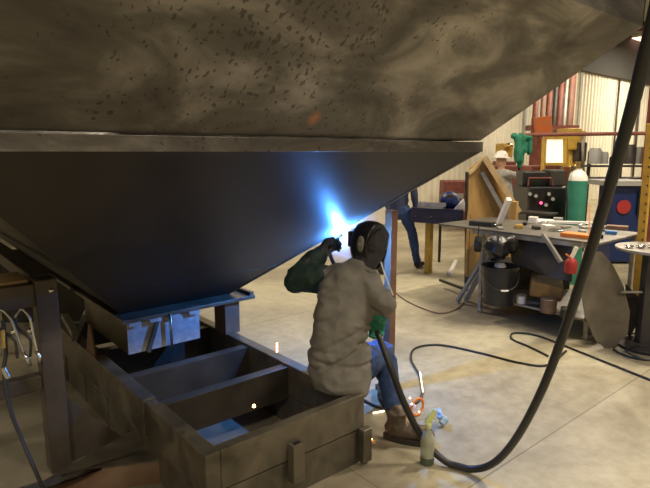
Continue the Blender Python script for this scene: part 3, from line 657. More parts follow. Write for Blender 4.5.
for k in range(5): mb.ell(c+V3((random.uniform(-.02, .02), random.uniform(-.02, .02), .02+.010*k)), (.022, .018, .015))
o = organic('white_rag', mb, 'paper', None, .007, 2, .014, 25); tag(o, 'small crumpled white rag on the floor between boot and bottle', 'rag')

# sparks
def sparkle(p, q, r, m, label):
    mb = MB(); (mb.ell(p, (r, r, r), n=8) if q is None else mb.tube([p, q], r, 6)); mb.build('spark', m, None, label=label, cat='spark', group='sparks around the welder')
f = lambda x, y, z=.008: P(x, y, z)
sparkle(f(364, 440), None, .008, 'spark', 'orange spark on the floor right of the frame end, left of a pair')
sparkle(f(371, 439), None, .008, 'spark', 'orange spark on the floor right of the frame end, right of a pair')
sparkle(f(373, 413), f(384, 411), .006, 'wspark', 'pale spark streak on the floor left of the boot')
sparkle(D(420, 372, 3.3), D(423, 392, 3.2), .0045, 'wspark', 'pale upright spark streak above the orange ring')
sparkle(D(277, 343, 3.3), D(277, 352, 3.3), .004, 'spark', 'small spark streak falling past the far frame rail')
sparkle(D(254, 406, 2.72), None, .009, 'spark', 'orange spark inside the near bay of the frame')
sparkle(D(366, 432, 2.95), None, .004, 'spark', 'faint orange spark above the pair beside the frame end')
for i, (x, y) in enumerate(((410, 398), (412, 404), (419, 412))): sparkle(D(x, y, 3.02), None, .005, 'spark', ('highest', 'middle', 'lowest')[i]+' of the sparks beside the boot top')

# ------------------------------------------------------------------ workbench
BX0, BX1, BY0, BY1 = 4.9, 5.9, 2.08, 3.85
WB = thing('workbench', (5.4, 2.95, 0), 'grey steel workbench cluttered with tools, with a lower shelf', 'workbench')
MB().box((BX0, BY0, .885), (BX1, BY1, .905)).build('bench_top', 'benchtop', WB, bevel=.003)
MB().box((BX0, BY0+.02, .845), (BX0+.03, BY1-.45, .885)).build('edge_rail', 'galv', WB)
MB().box((BX1-.03, BY0+.02, .845), (BX1, BY1-.45, .885)).build('edge_rail', 'galv', WB)
for x in (BX0+.03, BX1-.06):
    for y in (BY0+.06, 3.28):
        MB().box((x-.02, y-.02, .05), (x+.02, y+.02, .885)).build('leg', 'galv', WB, bevel=.003)
        MB().lathe([(.0, 0), (.03, 0), (.035, .02), (.02, .05)], (x, y, 0), 12).build('foot', 'galv', WB)
MB().box((BX0+.01, BY0+.04, .17), (BX1-.04, 3.3, .19)).build('shelf', 'galv', WB, bevel=.003)
ZT = .905
def onb(px, py): return P(px, py, ZT)
# bucket
c = P(498, 303, .19); bk = thing('bucket', c, 'black plastic bucket with white grip on the bench shelf', 'bucket')
MB().lathe([(0, 0), (.15, 0), (.178, .36), (.186, .36), (.186, .39), (.175, .39), (.14, .01), (0, .01)], c, 28).build('pail', 'black', bk)
hp = [c+(RT*.187*cos(a))+V3((0, 0, .34-.17*sin(a)))-FW*.18*sin(a) for a in [pi*k/16 for k in range(17)]]
MB().tube(hp, .004, 6).build('bail', 'darkmetal', bk); MB().tube(hp[7:10], .009, 8).build('grip', 'white', bk)
MB().lathe([(0, .0), (.06, 0), (.05, .03), (0, .035)], c+V3((0, 0, .375)), 14).build('crumpled_glove', 'greyp', None, label='grey bundle in the mouth of the black bucket', cat='rag')
# black helmet bundles hung under the top
c = D(497, 247, 5.3); mb = MB().ell(c, (.13, .13, .12)).ell(c+RT*.1+V3((0, 0, .03)), (.1, .1, .1)).ell(c+V3((0, 0, -.07)), (.09, .09, .07))
o = organic('black_bag', mb, 'black', None, .015, 3, .03, 7); tag(o, 'black bundled bag under the bench top above the bucket', 'bag')
MB().tube([D(478, 236, 5.5), D(479, 226, 5.45)], .006, 6).build('wheel_cord', 'black', None, label='black cord holding the round disc at the left bench end', cat='cord')
c = D(478, 244, 5.5); mt = Matrix.Translation(c) @ frame3(-RT+FW*.4).to_4x4() @ Matrix.Rotation(pi/2, 4, 'X')
MB().lathe([(0, -.03), (.08, -.03), (.085, 0), (.08, .03), (0, .03)], mtx=mt, n=20).build('grinding_wheel', 'black', None, label='black round disc hanging at the left end of the bench', cat='disc')
# big dark plate leaning under the bench
MB().prism([D(510, 238, 5.55), D(572, 245, 5.0), D(572, 282, 4.9), D(548, 277, 5.05), D(512, 262, 5.5)], FW*.02).build('dark_sheet', 'darkmetal', None, label='large dark sheet hanging at a slant under the bench top', cat='steel sheet')
MB().bar(D(543, 234, 5.10), D(561, 262, 4.92), .035, .03).build('angle_brace', 'galv', None, label='pale angle iron slanting below the bench front edge', cat='steel bar')
MB().cbox(D(546, 286, 5.3), (.5, .3, .14), rz=.5, rx=.1).build('yellow_block', 'castyellow', None, bevel=.02, label='dull yellow casting on the bench shelf below the dark sheet', cat='casting')
def can(px, py, z, r, h, m, label, lid=None, name='can'):
    c = P(px, py, z); t = thing(name, c, label, 'can'); MB().lathe([(0, 0), (r, 0), (r, h), (r*.93, h), (r*.93, h-.01), (0, h-.01)], c, 20).build('can_body', m, t)
    MB().lathe([(r, 0), (r*1.05, .004), (r, .008)], c+V3((0, 0, h-.012)), 20).build('rim', lid or 'galv', t); return c
can(521, 303, .19, .045, .085, 'paper', 'small white can on the bench shelf beside the bucket')
can(548, 312, .19, .075, .14, 'rusty', 'brown rusty can on the bench shelf, right of the small white can')
can(566, 317, .19, .05, .09, 'darkmetal', 'dark small can at the right end of the bench shelf')
MB().tube([P(527, 302, .22), P(543, 304, .22)], .03, 12).build('dark_pipe_piece', 'darkmetal', None, label='dark pipe piece lying between the white and brown cans', cat='pipe')
for (x, y, d, sz, m, l) in ((520, 300, 5.9, (.42, .35, .30), 'darkmetal', 'left, behind the black bucket'), (553, 300, 5.65, (.46, .35, .42), 'black', 'right, behind the rusty can')):
    c = P(x, y-8, .19); c = c+FW*.28; MB().cbox((c.x, c.y, .191+sz[2]/2), sz, YAW-pi/2).build('shade_filler', m, None, bevel=.01, label='added dark shade bin on the bench shelf, '+l, cat='bin')  # dark boxes added to deepen the shade under the bench
# red spray bottle hanging on the front edge
c = D(571, 264, 4.72); rb = thing('red_spray_bottle', c, 'red spray bottle with white nozzle hung on the bench edge', 'spray bottle')
MB().lathe([(0, -.08), (.05, -.08), (.055, -.04), (.052, .02), (.03, .05), (.02, .06)], c, 18).build('bottle_body', 'red', rb)
MB().bar(c+V3((0, 0, .055)), c+V3((0, 0, .155))+RT*.04, .03, .03).build('trigger_head', 'paper', rb, bevel=.004)
MB().bar(c+V3((0, 0, .06))-RT*.01, c+V3((0, 0, .09))-RT*.05, .014, .014).build('trigger', 'orangep', rb)
MB().tube(spline([V3((BX0-.012, c.y, .90)), V3((BX0-.02, c.y, .86)), c+V3((0, 0, .10))], 4), .004, 6).build('hook', 'rod', rb)
# angle irons leaning against left leg
for i, (a, b, l) in enumerate((((458, 302), (500, 232), 'pale angle iron leaning on the left bench leg, nearest the camera'), ((466, 300), (493, 250), 'shorter angle iron leaning behind the pale one at the left bench leg'))):
    p = P(*a, .012); q = D(b[0], b[1], 5.72-.1*i); MB().bar(p, q, .065, .01).bar(p+FW*.025, q+FW*.025, .01, .05).build('angle_iron', 'greyp', None, label=l, cat='steel bar')
# leaf shaped plate
def card(name, pts, d0, y0, d1, y1, th, m, **kw):
    q = [D(x, y, d0+(d1-d0)*(y-y0)/(y1-y0)) for x, y in pts]
    return MB().prism(q, FW*th).build(name, m, None, **kw)
card('leaf_plate', [(607, 350), (596, 341), (585, 316), (581, 287), (584, 262), (591, 252), (602, 252), (613, 265), (624, 287), (630, 312), (628, 333), (616, 346)], 4.56, 350, 4.68, 250, .012, 'leaf', label='grey pointed-oval steel plate leaning on the right end of the bench', cat='steel plate')
card('offcut_plate', [(626, 284), (640, 298), (638, 322), (630, 338), (626, 330)], 4.75, 338, 4.8, 284, .012, 'darkmetal', label='dark steel offcut leaning behind the pointed-oval plate', cat='steel plate')
MB().tube([D(590, 205, 4.9), D(589, 232, 4.75), D(588, 262, 4.66)], .004, 6).build('wire', 'orangep', None, label='thin wire hanging down over the pointed-oval plate', cat='wire')
# clutter on the bench top
def blk(name, px, py, size, m, label, cat, rz=0., z=ZT, rx=0., ry=0., bev=.003):
    c = P(px, py, z); c.z = z+size[2]/2+.001; return MB().cbox(c, size, rz, rx, ry).build(name, m, None, bevel=bev, label=label, cat=cat)
blk('wood_block', 513, 219, (.09, .09, .21), 'ply', 'upright yellow wooden block on the bench top', 'block', .3)
MB().bar(P(499, 223, .93), D(509, 199, 5.72), .05, .05).build('white_tube', 'paper', None, label='white square tube leaning against the upright wooden block', cat='tube')
blk('dark_vise_plate', 482, 226, (.10, .26, .05), 'darkmetal', 'dark flat clamp plate at the left end of the bench top', 'clamp', .2)
blk('yellow_tape', 519, 228, (.10, .07, .035), 'yellow', 'small yellow tool in front of the wooden block', 'tool', .6)
blk('white_box', 533, 223, (.09, .09, .07), 'paper', 'small white box right of the wooden block', 'box', .3)
blk('dark_case', 536, 229, (.12, .06, .03), 'black', 'small dark case in front of the white box', 'case', .8)
blk('orange_case', 577, 237, (.15, .26, .035), 'orangep', 'flat orange case near the front edge of the bench top', 'case', .05)
blk('blue_tape', 611, 234, (.06, .10, .03), 'bluep', 'small blue block at the right end of the bench', 'block', .2)
blk('dark_socket', 599, 238, (.07, .07, .035), 'black', 'small black block beside the orange case', 'block', .4)
blk('white_sheet', 545, 221, (.3, .22, .008), 'paper', 'white paper sheet on the bench top beyond the white box', 'paper', .4)
blk('steel_strip', 572, 224, (.5, .05, .03), 'paper', 'long pale strip lying on the bench behind the orange case', 'strip', -.95)
blk('steel_offcut', 594, 228, (.3, .09, .02), 'greyp', 'grey offcut lying at the right of the pale strip', 'steel offcut', -.6)
blk('dark_tray', 535, 214, (.25, .5, .03), 'darkmetal', 'wide dark tray at the far edge of the bench top', 'tray', 0)
blk('rag_pile', 617, 229, (.12, .2, .035), 'brownpost', 'brown flat pouch behind the blue block', 'pouch', .3)
for i, (x, y, w_, h_, t_, m, l, r_) in enumerate(((525, 225, .10, .04, .03, 'black', 'black tool handle between wooden block and white box', .4), (548, 226, .14, .10, .012, 'paper', 'small white card left of the round disc', .9),
        (566, 228, .12, .03, .02, 'galv', 'short steel file right of the round disc', -.3), (582, 233, .10, .05, .03, 'greyp', 'grey tool between the orange case and the grey offcut', .7),
        (545, 223, .16, .05, .03, 'whitehat', 'white roll lying behind the small white card', .2), (558, 222, .10, .10, .05, 'greyp', 'grey tin on the bench behind the round disc', .5), (592, 236, .13, .03, .02, 'chrome', 'chrome wrench right of the orange case', 1.1), (500, 229, .12, .05, .02, 'galv', 'steel offcut in front of the leaning white tube', .8))):
    blk('bench_item', x, y, (w_, h_, t_), m, l, 'tool', r_)
c = onb(556, 231); MB().lathe([(0, 0), (.07, 0), (.075, .012), (.06, .016), (0, .01)], c+V3((0, 0, .002)), 20).build('steel_disc', 'chrome', None, label='round pale disc lying left of the orange case', cat='disc')
for i, (x, y) in enumerate(((497, 226), (563, 223), (583, 226), (600, 232))):
    c = onb(x, y)+V3((0, 0, .012)); MB().tube([c-RT*.06, c+RT*.06+FW*.03], .011, 8).build('hand_tool', ('chrome', 'darkmetal')[i % 2], None,
        label='small rod tool '+('left of the wooden block', 'behind the pale strip', 'near the grey offcut', 'right of the grey offcut')[i]+' on the bench', cat='tool')

# round table at the right edge
c = P(641, 258, .82); c.z = 0; t = thing('round_table', c, 'small dark table with pale top at the right edge beside the bench', 'table')
rt = D(656, 258, 4.6); c = V3((rt.x, rt.y, 0)); t.location = c
MB().lathe([(0, .865), (.31, .865), (.32, .875), (.32, .89), (0, .89)], c, 32).build('table_top', 'galv', t)
MB().cbox(c+V3((0, 0, .45)), (.17, .17, .83), .6).build('pedestal', 'darkmetal', t, bevel=.01)
MB().lathe([(0, 0), (.24, 0), (.24, .02), (.06, .06), (0, .06)], c, 20).build('base', 'darkmetal', t)
MB().tube([c+RT*-.28+V3((0, 0, .5)), c+RT*.3+V3((0, 0, .5))], .012, 8).build('brace', 'galv', t)
for i in range(3):
    q = c+RT*(-.24+.1*i)+V3((0, 0, .904)); MB().ell(q, (.05, .035, .014)).build('metal_chip', 'chrome', None, label=('left', 'middle', 'right')[i]+' one of the pale scraps on the small table top', cat='scrap')
# yellow upright right edge
a = D(641, 246, 5.2); b = D(648, 166, 5.2); yu = thing('yellow_rack_post', (a.x, a.y, 0), 'leaning yellow-orange rack post at the right edge', 'post')
q0 = a+(a-b)*1.6; q0 = lerp(b, a, (b.z-.0)/(b.z-a.z))
MB().bar(q0, lerp(q0, b, 1.25), .07, .05).build('upright', 'yellow', yu, bevel=.004)
for k in range(12):
    p = lerp(q0, b, .5+.055*k)-FW*.028-RT*.005; MB().tube([p, p-FW*.006], .012, 8).build('hole', 'black', yu)

# ------------------------------------------------------------------ things behind the bench
# plywood wedge
ww = thing('plywood_wedge', D(492, 272, 6.9)*1., 'tall yellow plywood wedge standing behind the left end of the bench', 'plywood')
base = [(466, 277), (468, 173), (473, 166), (486, 157), (518, 209), (520, 277)]
MB().prism([D(x, y, 6.9) for x, y in base], FW*.06).build('sheet', 'ply', ww)
MB().bar(D(484, 157, 6.85), D(519, 212, 6.75), .12, .07).build('edge_board', 'plyedge', ww)
MB().bar(D(482, 172, 6.86), D(510, 222, 6.76), .05, .05).build('batten', 'galv', ww)
MB().bar(D(468, 174, 6.9)-FW*.015, D(485, 158, 6.9)-FW*.015, .09, .03).build('edge_board', 'plyedge', ww)
MB().bar(D(467, 172, 6.85), P(466, 281, 0.02)*1., .03, .03).build('rear_stay', 'darkmetal', ww)
# perforated table
pt = D(432, 212, 7.2); nt_ = thing('welding_table', (pt.x, pt.y, 0), 'navy perforated welding table between the welder and the plywood wedge', 'table')
A = [D(411, 210, 7.45), D(463, 219, 7.05), D(464, 212, 8.0), D(420, 204, 8.4)]
for q in A: q.z = .95
MB().prism(A, (0, 0, -.03)).build('table_top', 'navy', nt_)
ed = (A[1]-A[0]).normalized()
MB().bar(A[0]+V3((0, 0, -.11)), A[1]+V3((0, 0, -.11)), .02, .18, (0, 0, 1)).build('apron', 'navy', nt_)
for k in range(9):
    p = lerp(A[0], A[1], .08+.105*k)+V3((0, 0, -.12)); MB().tube([p-FW*.012, p-FW*.018], .018, 8).build('hole', 'black', nt_)
for (x, y, d, m) in ((428, 273, 7.55, 'yellow'),): p = P(x, y); MB().cbox((p.x, p.y, .46), (.08, .08, .92)).build('leg', m, nt_)
p = P(439, 262); MB().cbox((p.x, p.y, .46), (.03, .03, .92)).build('leg', 'black', nt_)
p = P(467, 284); MB().cbox((p.x, p.y, .46), (.05, .05, .92)).build('leg', 'black', nt_)
MB().bar(P(440, 280, .1), P(467, 290, .1), .03, .03).build('stretcher', 'black', nt_)
c = D(449, 200, 7.4); mb = MB().ell(c, (.14, .12, .12)).ell(c+RT*.06-V3((0, 0, .04)), (.11, .1, .08)); bh = thing('blue_helmet', c, 'dark blue welding helmet lying on the perforated table', 'helmet')
organic('shell', mb, 'blue', bh, .015, 3); MB().cbox(c+V3((-.02, 0, .06))-FW*.1, (.09, .02, .05), YAW-pi/2, .3).build('visor', 'chrome', bh)
MB().bar(D(420, 204, 7.3), D(446, 205, 7.2), .05, .05).build('clamp_bar', 'galv', None, label='pale bar lying on the perforated table left of the blue helmet', cat='steel bar')
card('paper_cone', [(452, 212), (464, 199), (468, 212)], 7.2, 212, 7.25, 199, .05, 'paper', label='white folded paper on the perforated table right of the helmet', cat='paper')
p = P(449, 276); MB().bar(p+V3((0, 0, .02)), P(456, 262)+V3((0, 0, .02)), .05, .04).build('white_offcut', 'paper', None, label='white offcut on the floor under the perforated table', cat='offcut')
# red machine behind
c = D(456, 190, 13.0); rm = thing('red_machine', (c.x, c.y, 0), 'red machine cabinet seen behind the perforated table', 'machine')
MB().cbox((c.x, c.y, .52), (.7, .5, 1.04), YAW-pi/2).build('cabinet', 'redrust', rm, bevel=.03)
MB().cbox(D(458, 196, 12.7), (.25, .03, .12), YAW-pi/2).build('panel', 'greyp', rm)

# --- persons in the background
def standing(nm, label, feet, facing, shirt, trousers, lean=V3((0, 0, 0)), arms=None, stride=None, hat=None, height=1.76):
    t = thing('person', V3((feet.x, feet.y, 0)), label, 'person'); s = height/1.76; f = V3(facing).normalized(); r = f.cross(V3((0, 0, 1)))
    g = V3((feet.x, feet.y, 0)); hip = g+V3((0, 0, .93*s)); chs = hip+V3((0, 0, .36*s))+lean*.7; nk_ = hip+V3((0, 0, .53*s))+lean; h_ = nk_+V3((0, 0, .145*s))+lean*.25+f*.02
    sl, sr = nk_-r*.18*s-V3((0, 0, .06)), nk_+r*.18*s-V3((0, 0, .06))
    arms = arms or ([sl-r*.06+V3((0, 0, -.28)), sl-r*.04+f*.1+V3((0, 0, -.52))], [sr+r*.06+V3((0, 0, -.28)), sr+r*.04+f*.1+V3((0, 0, -.52))])
    st = stride or (f*0, f*0); legs = []
    for q, o in ((-1, st[0]), (1, st[1])):
        an = g+r*q*.1+V3(o)+V3((0, 0, .09+.0)); kn = lerp(hip+r*q*.09, an, .5)+f*.05; legs.append((hip+r*q*.09-V3((0, 0, .04)), kn, an))
    mb = MB().cap(hip, .125*s, chs, .12*s).cap(chs, .12*s, nk_, .055*s).cap(sl, .05, chs+V3((0, 0, .08)), .1).cap(sr, .05, chs+V3((0, 0, .08)), .1).cap(nk_, .05, h_, .055)
    head_shapes(mb, h_, f+lean*.0, s)
    for (a, k, n) in legs: mb.chain([a, k, n], [.08, .052, .036])
    for (sh, (e_, w_)) in ((sl, arms[0]), (sr, arms[1])):
        mb.chain([sh, e_, w_], [.045, .036, .025]); hand(mb, w_, (w_-e_), f, -r if sh is sl else r, 1, .35)
    organic('body', mb, 'skin', t, .012, 3); eyes(t, h_, f, s)
    mb = MB().cap(hip-V3((0, 0, .04)), .14*s, chs, .14*s).cap(chs, .138*s, nk_-V3((0, 0, .05)), .07*s).cap(sl, .062, chs+V3((0, 0, .07)), .11).cap(sr, .062, chs+V3((0, 0, .07)), .11)
    for (sh, (e_, w_)) in ((sl, arms[0]), (sr, arms[1])): mb.chain([sh, e_, lerp(e_, w_, .85)], [.062, .05, .042])
    organic('shirt', mb, shirt, t, .014, 4, .012, 7)
    mb = MB().ell(hip-V3((0, 0, .06)), (.145, .145, .11))
    for (a, k, n) in legs: mb.chain([a, k, lerp(k, n, .95)], [.10, .072, .058])
    organic('trousers', mb, trousers, t, .014, 4, .010, 8)
    for (a, k, n) in legs:
        b = V3((n.x, n.y, n.z-.09)); mb = MB().cap(b+V3((0, 0, .12)), .05, b+V3((0, 0, .055)), .05).cap(b+V3((0, 0, .048)), .045, b+f*.16+V3((0, 0, .04)), .038); organic('shoe', mb, 'sole', t, .010, 3)
    if hat:
        mb = MB().lathe([(.15, 0), (.152, .006), (.112, .02), (.10, .07), (.06, .11), (.0, .125)], h_+V3((0, 0, .055*s)), 20); mb.build('hard_hat', hat, t)
    else:
        mb = MB().ell(h_+V3((0, 0, .03))-f*.02, (.083, .098, .095), frame3(f)); organic('hair', mb, 'hair', t, .01, 2, .006, 30)
    return t
g1 = D(506, 215, 9.2); g1.z = 0
hatp = D(498, 152, 9.2)
f1 = (RT*1.0+FW*.35).normalized(); l1 = RT*-.14
sh = V3((g1.x, g1.y, 1.40))+RT*-.05
standing('w', 'person in white hard hat and light grey shirt bending over a machine, reaching right', g1+RT*.0, f1, 'greyshirt', 'darkshirt', lean=RT*-.12, hat='whitehat', height=1.70,
         arms=([sh+RT*.32+FW*.2+V3((0, 0, -.12)), sh+RT*.52+FW*.18+V3((0, 0, -.30))], [sh+RT*.30-FW*.18+V3((0, 0, -.10)), sh+RT*.50-FW*.12+V3((0, 0, -.36))]))
g2 = P(399, 275); g2.z = 0
standing('v', 'person in blue jeans walking behind the hopper, only the legs in view', g2+RT*.0+FW*.2, RT*.6+FW*.8, 'darkshirt', 'jeans', stride=(-(RT*.6+FW*.8)*.28, (RT*.6+FW*.8)*.42), height=1.76)

# --- green jacket on the long rail
ra_, rb_ = D(519, 135, 8.0), D(672, 133, 8.0)
rl = thing('hanging_rail', (ra_.x, ra_.y, 0), 'long thin dark rail on posts crossing behind the bench at eye height', 'rail')
MB().tube([ra_, rb_], .028, 10).build('rail', 'redrust', rl)
for q in (ra_+RT*.02, rb_): MB().tube([V3((q.x, q.y, 0)), q], .022, 8).build('post', 'black', rl)
ctr = D(519, 150, 7.95); mb = MB()
mb.cap(D(517, 137, 7.95), .05, D(519, 160, 7.95), .065).cap(D(522, 137, 7.95), .06, D(522, 160, 7.95), .05).cap(D(514, 136, 7.95), .04, D(531, 138, 7.95), .04).cap(D(530, 138, 7.97), .045, D(529, 152, 7.97), .04).cap(D(519, 160, 7.95), .05, D(520, 166, 7.95), .03)
o = organic('green_jacket', mb, 'greenlea', None, .014, 3, .03, 8, (1.6, 1.6, .5)); tag(o, 'green leather welding jacket draped over the end of the rail', 'jacket')
# white board with yellow frame, its brightness added as a glow
def framed(px0, px1, py0, py1, d):
    t = thing('white_board', V3((D(px0, py1, d).x, D(px0, py1, d).y, 0)), 'bright white panel in a yellow frame behind the rail', 'panel')
    a, b, c_, e_ = D(px0, py1, d), D(px1, py1, d), D(px1, py0, d), D(px0, py0, d)
    MB().prism([a, b, c_, e_], FW*.04).build('panel', lit, t)
    for p, q in ((e_-V3((0, 0, 0)), a+V3((0, 0, -1.0))), (e_, c_), (a, b), (c_, b)): MB().bar(p-FW*.02, q-FW*.02, .07, .05).build('frame_bar', 'yellow', t)
lit = mat('glowing_white_panel', (.95, .93, .85), .6, emit=(1, .93, .72), estr=1.3)
framed(544, 565, 138, 164, 10.0)
# oxygen cylinder
c = D(577, 190, 7.0); c.z = 0; cy = thing('gas_cylinder', c, 'tall green gas cylinder with white shoulder behind the bench', 'gas cylinder')
MB().lathe([(0, 0), (.115, 0), (.12, .02), (.12, 1.34)], c, 24).build('cylinder', 'greencyl', cy)
MB().lathe([(.12, 1.34), (.115, 1.39), (.085, 1.44), (.045, 1.47), (.045, 1.49), (0, 1.49)], c, 24).build('shoulder', 'whitehat', cy)
MB().lathe([(0, 1.49), (.03, 1.49), (.03, 1.56), (.045, 1.56), (.045, 1.58), (0, 1.58)], c, 14).build('valve', 'brass', cy)
MB().tube([c+V3((0, 0, 1.53)), c+V3((0, 0, 1.53))-RT*.08], .012, 8).build('outlet', 'brass', cy)
MB().tube(spline([c+RT*-.08+V3((0, 0, 1.53)), c+RT*-.16+V3((0, 0, 1.3))-FW*.05, c+RT*-.15+V3((0, 0, .9))-FW*.1, c+RT*-.13+V3((0, 0, .3))], 6), .01, 8).build('gas_hose', 'rubber', cy)
# welding machine with indicator
def box_on(name, px0, px1, py0, py1, d, dep, m, par, bev=.01):
    a = D(px0, py1, d); b = D(px1, py0, d); cc = (a+b)/2+FW*dep/2
    return MB().cbox(cc, ((b-a).dot(RT), dep, b.z-a.z), YAW-pi/2).build(name, m, par, bevel=bev)
a = D(541, 215, 7.6); wm = thing('welding_machine', (a.x, a.y, .0), 'black welding machine with pink indicator light behind the bench', 'welding machine')
bb = D(541, 188, 7.6)
MB().cbox((a.x, a.y, .62), (.62, .6, 1.24), YAW-pi/2).build('cabinet', 'black', wm, bevel=.02)
MB().ell(D(541, 203, 7.28), (.02, .02, .018)).build('indicator', 'pink', wm)
for (x, y) in ((530, 194), (536, 196), (549, 194), (553, 199), (546, 205)): MB().tube([D(x, y, 7.29), D(x, y, 7.25)], .024, 10).build('dial', 'greyp', wm)
MB().tube([D(528, 186, 7.4), D(529, 178, 7.4), D(551, 178, 7.4), D(553, 186, 7.4)], .013, 8).build('handle', 'redrust', wm)
box_on('panel', 527, 555, 188, 209, 7.3, .01, 'darkmetal', wm, .0)
for i, (x, y, w_, h_, m, l) in enumerate(((530, 178, .3, .2, 'black', 'black drive unit on the welding machine, left'), (553, 181, .22, .22, 'darkmetal', 'dark unit on the welding machine, right'))):
    c = D(x, y, 7.6); MB().cbox((c.x, c.y, 1.24+h_/2+.001), (w_, .3, h_), YAW-pi/2).build('wire_feeder', m, None, bevel=.02, label=l, cat='machine unit')
# red crossbeam rack and orange beam
rk_ = thing('steel_rack', V3((D(550, 200, 13.5).x, D(550, 200, 13.5).y, 0)), 'tall rack holding upright brown steel bars by the ribbed wall', 'rack')
for i, (x, m) in enumerate(((533, 'redrust'), (540, 'brownpost'), (546, 'redrust'), (552, 'darkmetal'), (557, 'redrust'), (562, 'galv'), (567, 'brownpost'), (569, 'redrust'))):
    p = D(x, 150, 13.5+.08*i); MB().tube([(p.x, p.y, 0), (p.x, p.y, 3.6)], .055 if i % 2 else .07, 8).build('upright_bar', m, rk_)
a, b = D(527, 128, 13.3), D(577, 128, 13.3); MB().bar(a, b, .25, .12, (0, 0, 1)).build('cross_rail', 'redrust', rk_)
ob = MB().bar(D(535, 126, 11.5), D(551, 124, 11.5), .14, .34, (0, 0, 1)); 
a = D(545, 120, 11.5); oc = thing('orange_crane', (a.x, a.y, 0), 'orange jib beam on a post above the white panel', 'jib crane')
ob.build('jib_beam', 'orange', oc, bevel=.01); p = D(537, 120, 11.6); MB().cbox((p.x, p.y, 1.2), (.16, .16, 2.4)).build('post', 'redrust', oc)
# yellow machine column
a = D(574, 150, 10.6); ym = thing('yellow_machine', (a.x, a.y, 0), 'yellow machine column right of the white panel', 'machine')
MB().cbox((a.x, a.y, 1.05), (.30, .3, 2.1), YAW-pi/2).build('column', 'yellow', ym, bevel=.03)
box_on('head', 566, 583, 128, 150, 10.3, .5, 'yellow', ym, .03); box_on('motor', 578, 588, 142, 162, 10.2, .4, 'darkmetal', ym, .03); box_on('gearbox', 569, 580, 166, 176, 10.25, .3, 'brass', ym, .02)
MB().tube([D(583, 136, 10.1), D(583, 176, 10.1)], .03, 8).build('spindle', 'galv', ym)
a = D(506, 128, 12); yh = thing('yellow_hoist', (a.x, a.y, 0), 'yellow machine seen between the hopper edge and the green jacket', 'machine')
box_on('body', 503, 514, 143, 158, 12, .6, 'yellow', yh, .04); MB().cbox((a.x, a.y, .75), (.4, .4, 1.5), YAW-pi/2).build('base', 'redrust', yh, bevel=.02)
MB().ell(D(509, 146, 11.9), (.09, .09, .07)).build('motor', 'brass', yh)
a = D(520, 172, 10.6); rc = thing('red_cabinet', (a.x, a.y, 0), 'dull red cabinet behind the person in the white hat', 'cabinet')
MB().cbox((a.x, a.y, .72), (1.3, .5, 1.45), YAW-pi/2).build('carcass', 'redrust', rc, bevel=.02)
for dx in (-.32, .32): MB().cbox((a.x, a.y, .72)+RT*dx*0+V3((0, 0, 0)) if False else V3((a.x, a.y, .72))+RT*dx-FW*.26, (.6, .02, 1.3), YAW-pi/2).build('door', 'redrust', rc, bevel=.005)
# blue box with red disc
a = D(629, 202, 8.2); bb_ = thing('blue_fan_box', (a.x, a.y, 0), 'blue steel cabinet with a round red front at the right', 'cabinet')
box_on('cabinet', 609, 650, 186, 262, 8.2, .5, 'blue', bb_, .015)
m_ = Matrix.Translation(D(624, 207, 8.17)) @ frame3(FW).to_4x4() @ Matrix.Rotation(pi/2, 4, 'X')
MB().lathe([(0, -.02), (.10, -.02), (.105, 0), (.0, .005)], mtx=m_, n=24).build('red_disc', 'red', bb_)
box_on('top_shelf', 606, 654, 181, 186, 8.1, .7, 'greyp', bb_, .004)
box_on('side_panel', 637, 648, 191, 215, 8.15, .03, 'black', bb_, .004)
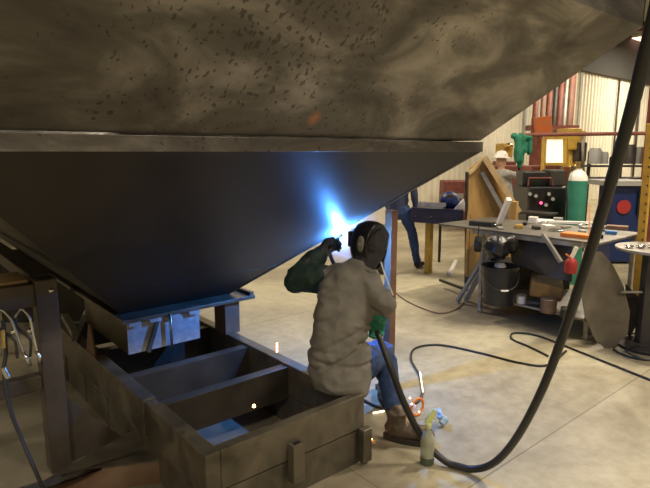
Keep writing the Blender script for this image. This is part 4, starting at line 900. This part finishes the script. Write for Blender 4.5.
# dark shelf of parts above the blue cabinet
sh_ = thing('parts_shelf', V3((D(625, 175, 9.3).x, D(625, 175, 9.3).y, 0)), 'dark metal shelf with hanging parts along the ribbed wall, right', 'shelf')
for y in (166, 178): MB().bar(D(585, y, 9.3), D(662, y, 9.3), .35, .03, (0, 0, 1)).build('shelf_board', 'darkmetal', sh_)
for x in (590, 622, 655): q = D(x, 150, 9.3); MB().cbox((q.x, q.y, .85), (.05, .05, 1.7), .2).build('upright', 'darkmetal', sh_)
spec = [(594, 160, .22, .26, 'greyp', 'grey round lidded pot'), (604, 158, .12, .2, 'greyp', 'narrow grey pot'), (612, 161, .10, .12, 'darkmetal', 'small dark pot'), (628, 156, .22, .32, 'darkmetal', 'big dark drum'), (639, 158, .2, .28, 'greyp', 'grey drum'), (648, 160, .12, .2, 'brass', 'brass coloured pot')]
for (x, y, w_, h_, m, l) in spec:
    q = D(x, 165, 9.3); MB().lathe([(0, 0), (w_/2, 0), (w_/2, h_*.8), (w_*.35, h_), (0, h_)], q+V3((0, 0, .02)), 16).build('pot', m, None, label=l+' on the dark parts shelf', cat='pot')
wv = thing('wall_vent', D(600, 125, 15)*1., 'grey electrical box on the ribbed wall above the parts shelf', 'electrical box')
a = V3((D(597, 150, 15).x, 0, 0)); 
qx = 16.5
MB().box((qx, Y1-.25, 1.75), (qx+.55, Y1-.06, 2.6)).build('box', 'greyp', wv, bevel=.01); wv.location = (qx+.27, Y1-.1, 1.75)
MB().tube([(qx+.27, Y1-.15, 2.6), (qx+.27, Y1-.15, 4.3)], .03, 8).build('conduit', 'galv', wv)
MB().box((qx+.1, Y1-.27, 2.1), (qx+.3, Y1-.25, 2.4)).build('cover', 'white', wv)
for i, (xx, l) in enumerate(((15.2, 'left of the grey electrical box'), (21.5, 'right of the grey electrical box'), (23.5, 'farthest right'))):
    MB().tube([(xx, Y1-.12, 0), (xx, Y1-.12, 4.3)], .04, 8).build('wall_conduit', 'darkmetal' if i else 'greyp', None, label='vertical conduit on the ribbed wall, '+l, cat='pipe')
# brown column at the right edge
q = D(655, 150, 8.9); cl = thing('building_column', (q.x, q.y, 0), 'brown steel building column at the far right edge', 'column')
MB().cbox((q.x, q.y, ZC/2), (.06, .22, ZC), YAW-pi/2).build('web', 'redrust', cl)
for s_ in (-.11, .11): MB().cbox((q.x, q.y, ZC/2)+FW*0 if False else V3((q.x, q.y, ZC/2))+FW*s_, (.24, .015, ZC), YAW-pi/2).build('flange', 'redrust', cl)
MB().cbox((q.x, q.y, .01), (.4, .4, .02), YAW-pi/2).build('base_plate', 'redrust', cl)
# ------------------------------------------------------------------ world and view
w_ = bpy.data.worlds.new('world'); bpy.context.scene.world = w_; w_.use_nodes = True
w_.node_tree.nodes['Background'].inputs[0].default_value = (.05, .045, .04, 1); w_.node_tree.nodes['Background'].inputs[1].default_value = .3
vs = bpy.context.scene.view_settings; vs.view_transform = 'Standard'; vs.look = 'None'; vs.gamma = 1; vs.exposure = -.62; vs.use_curve_mapping = False
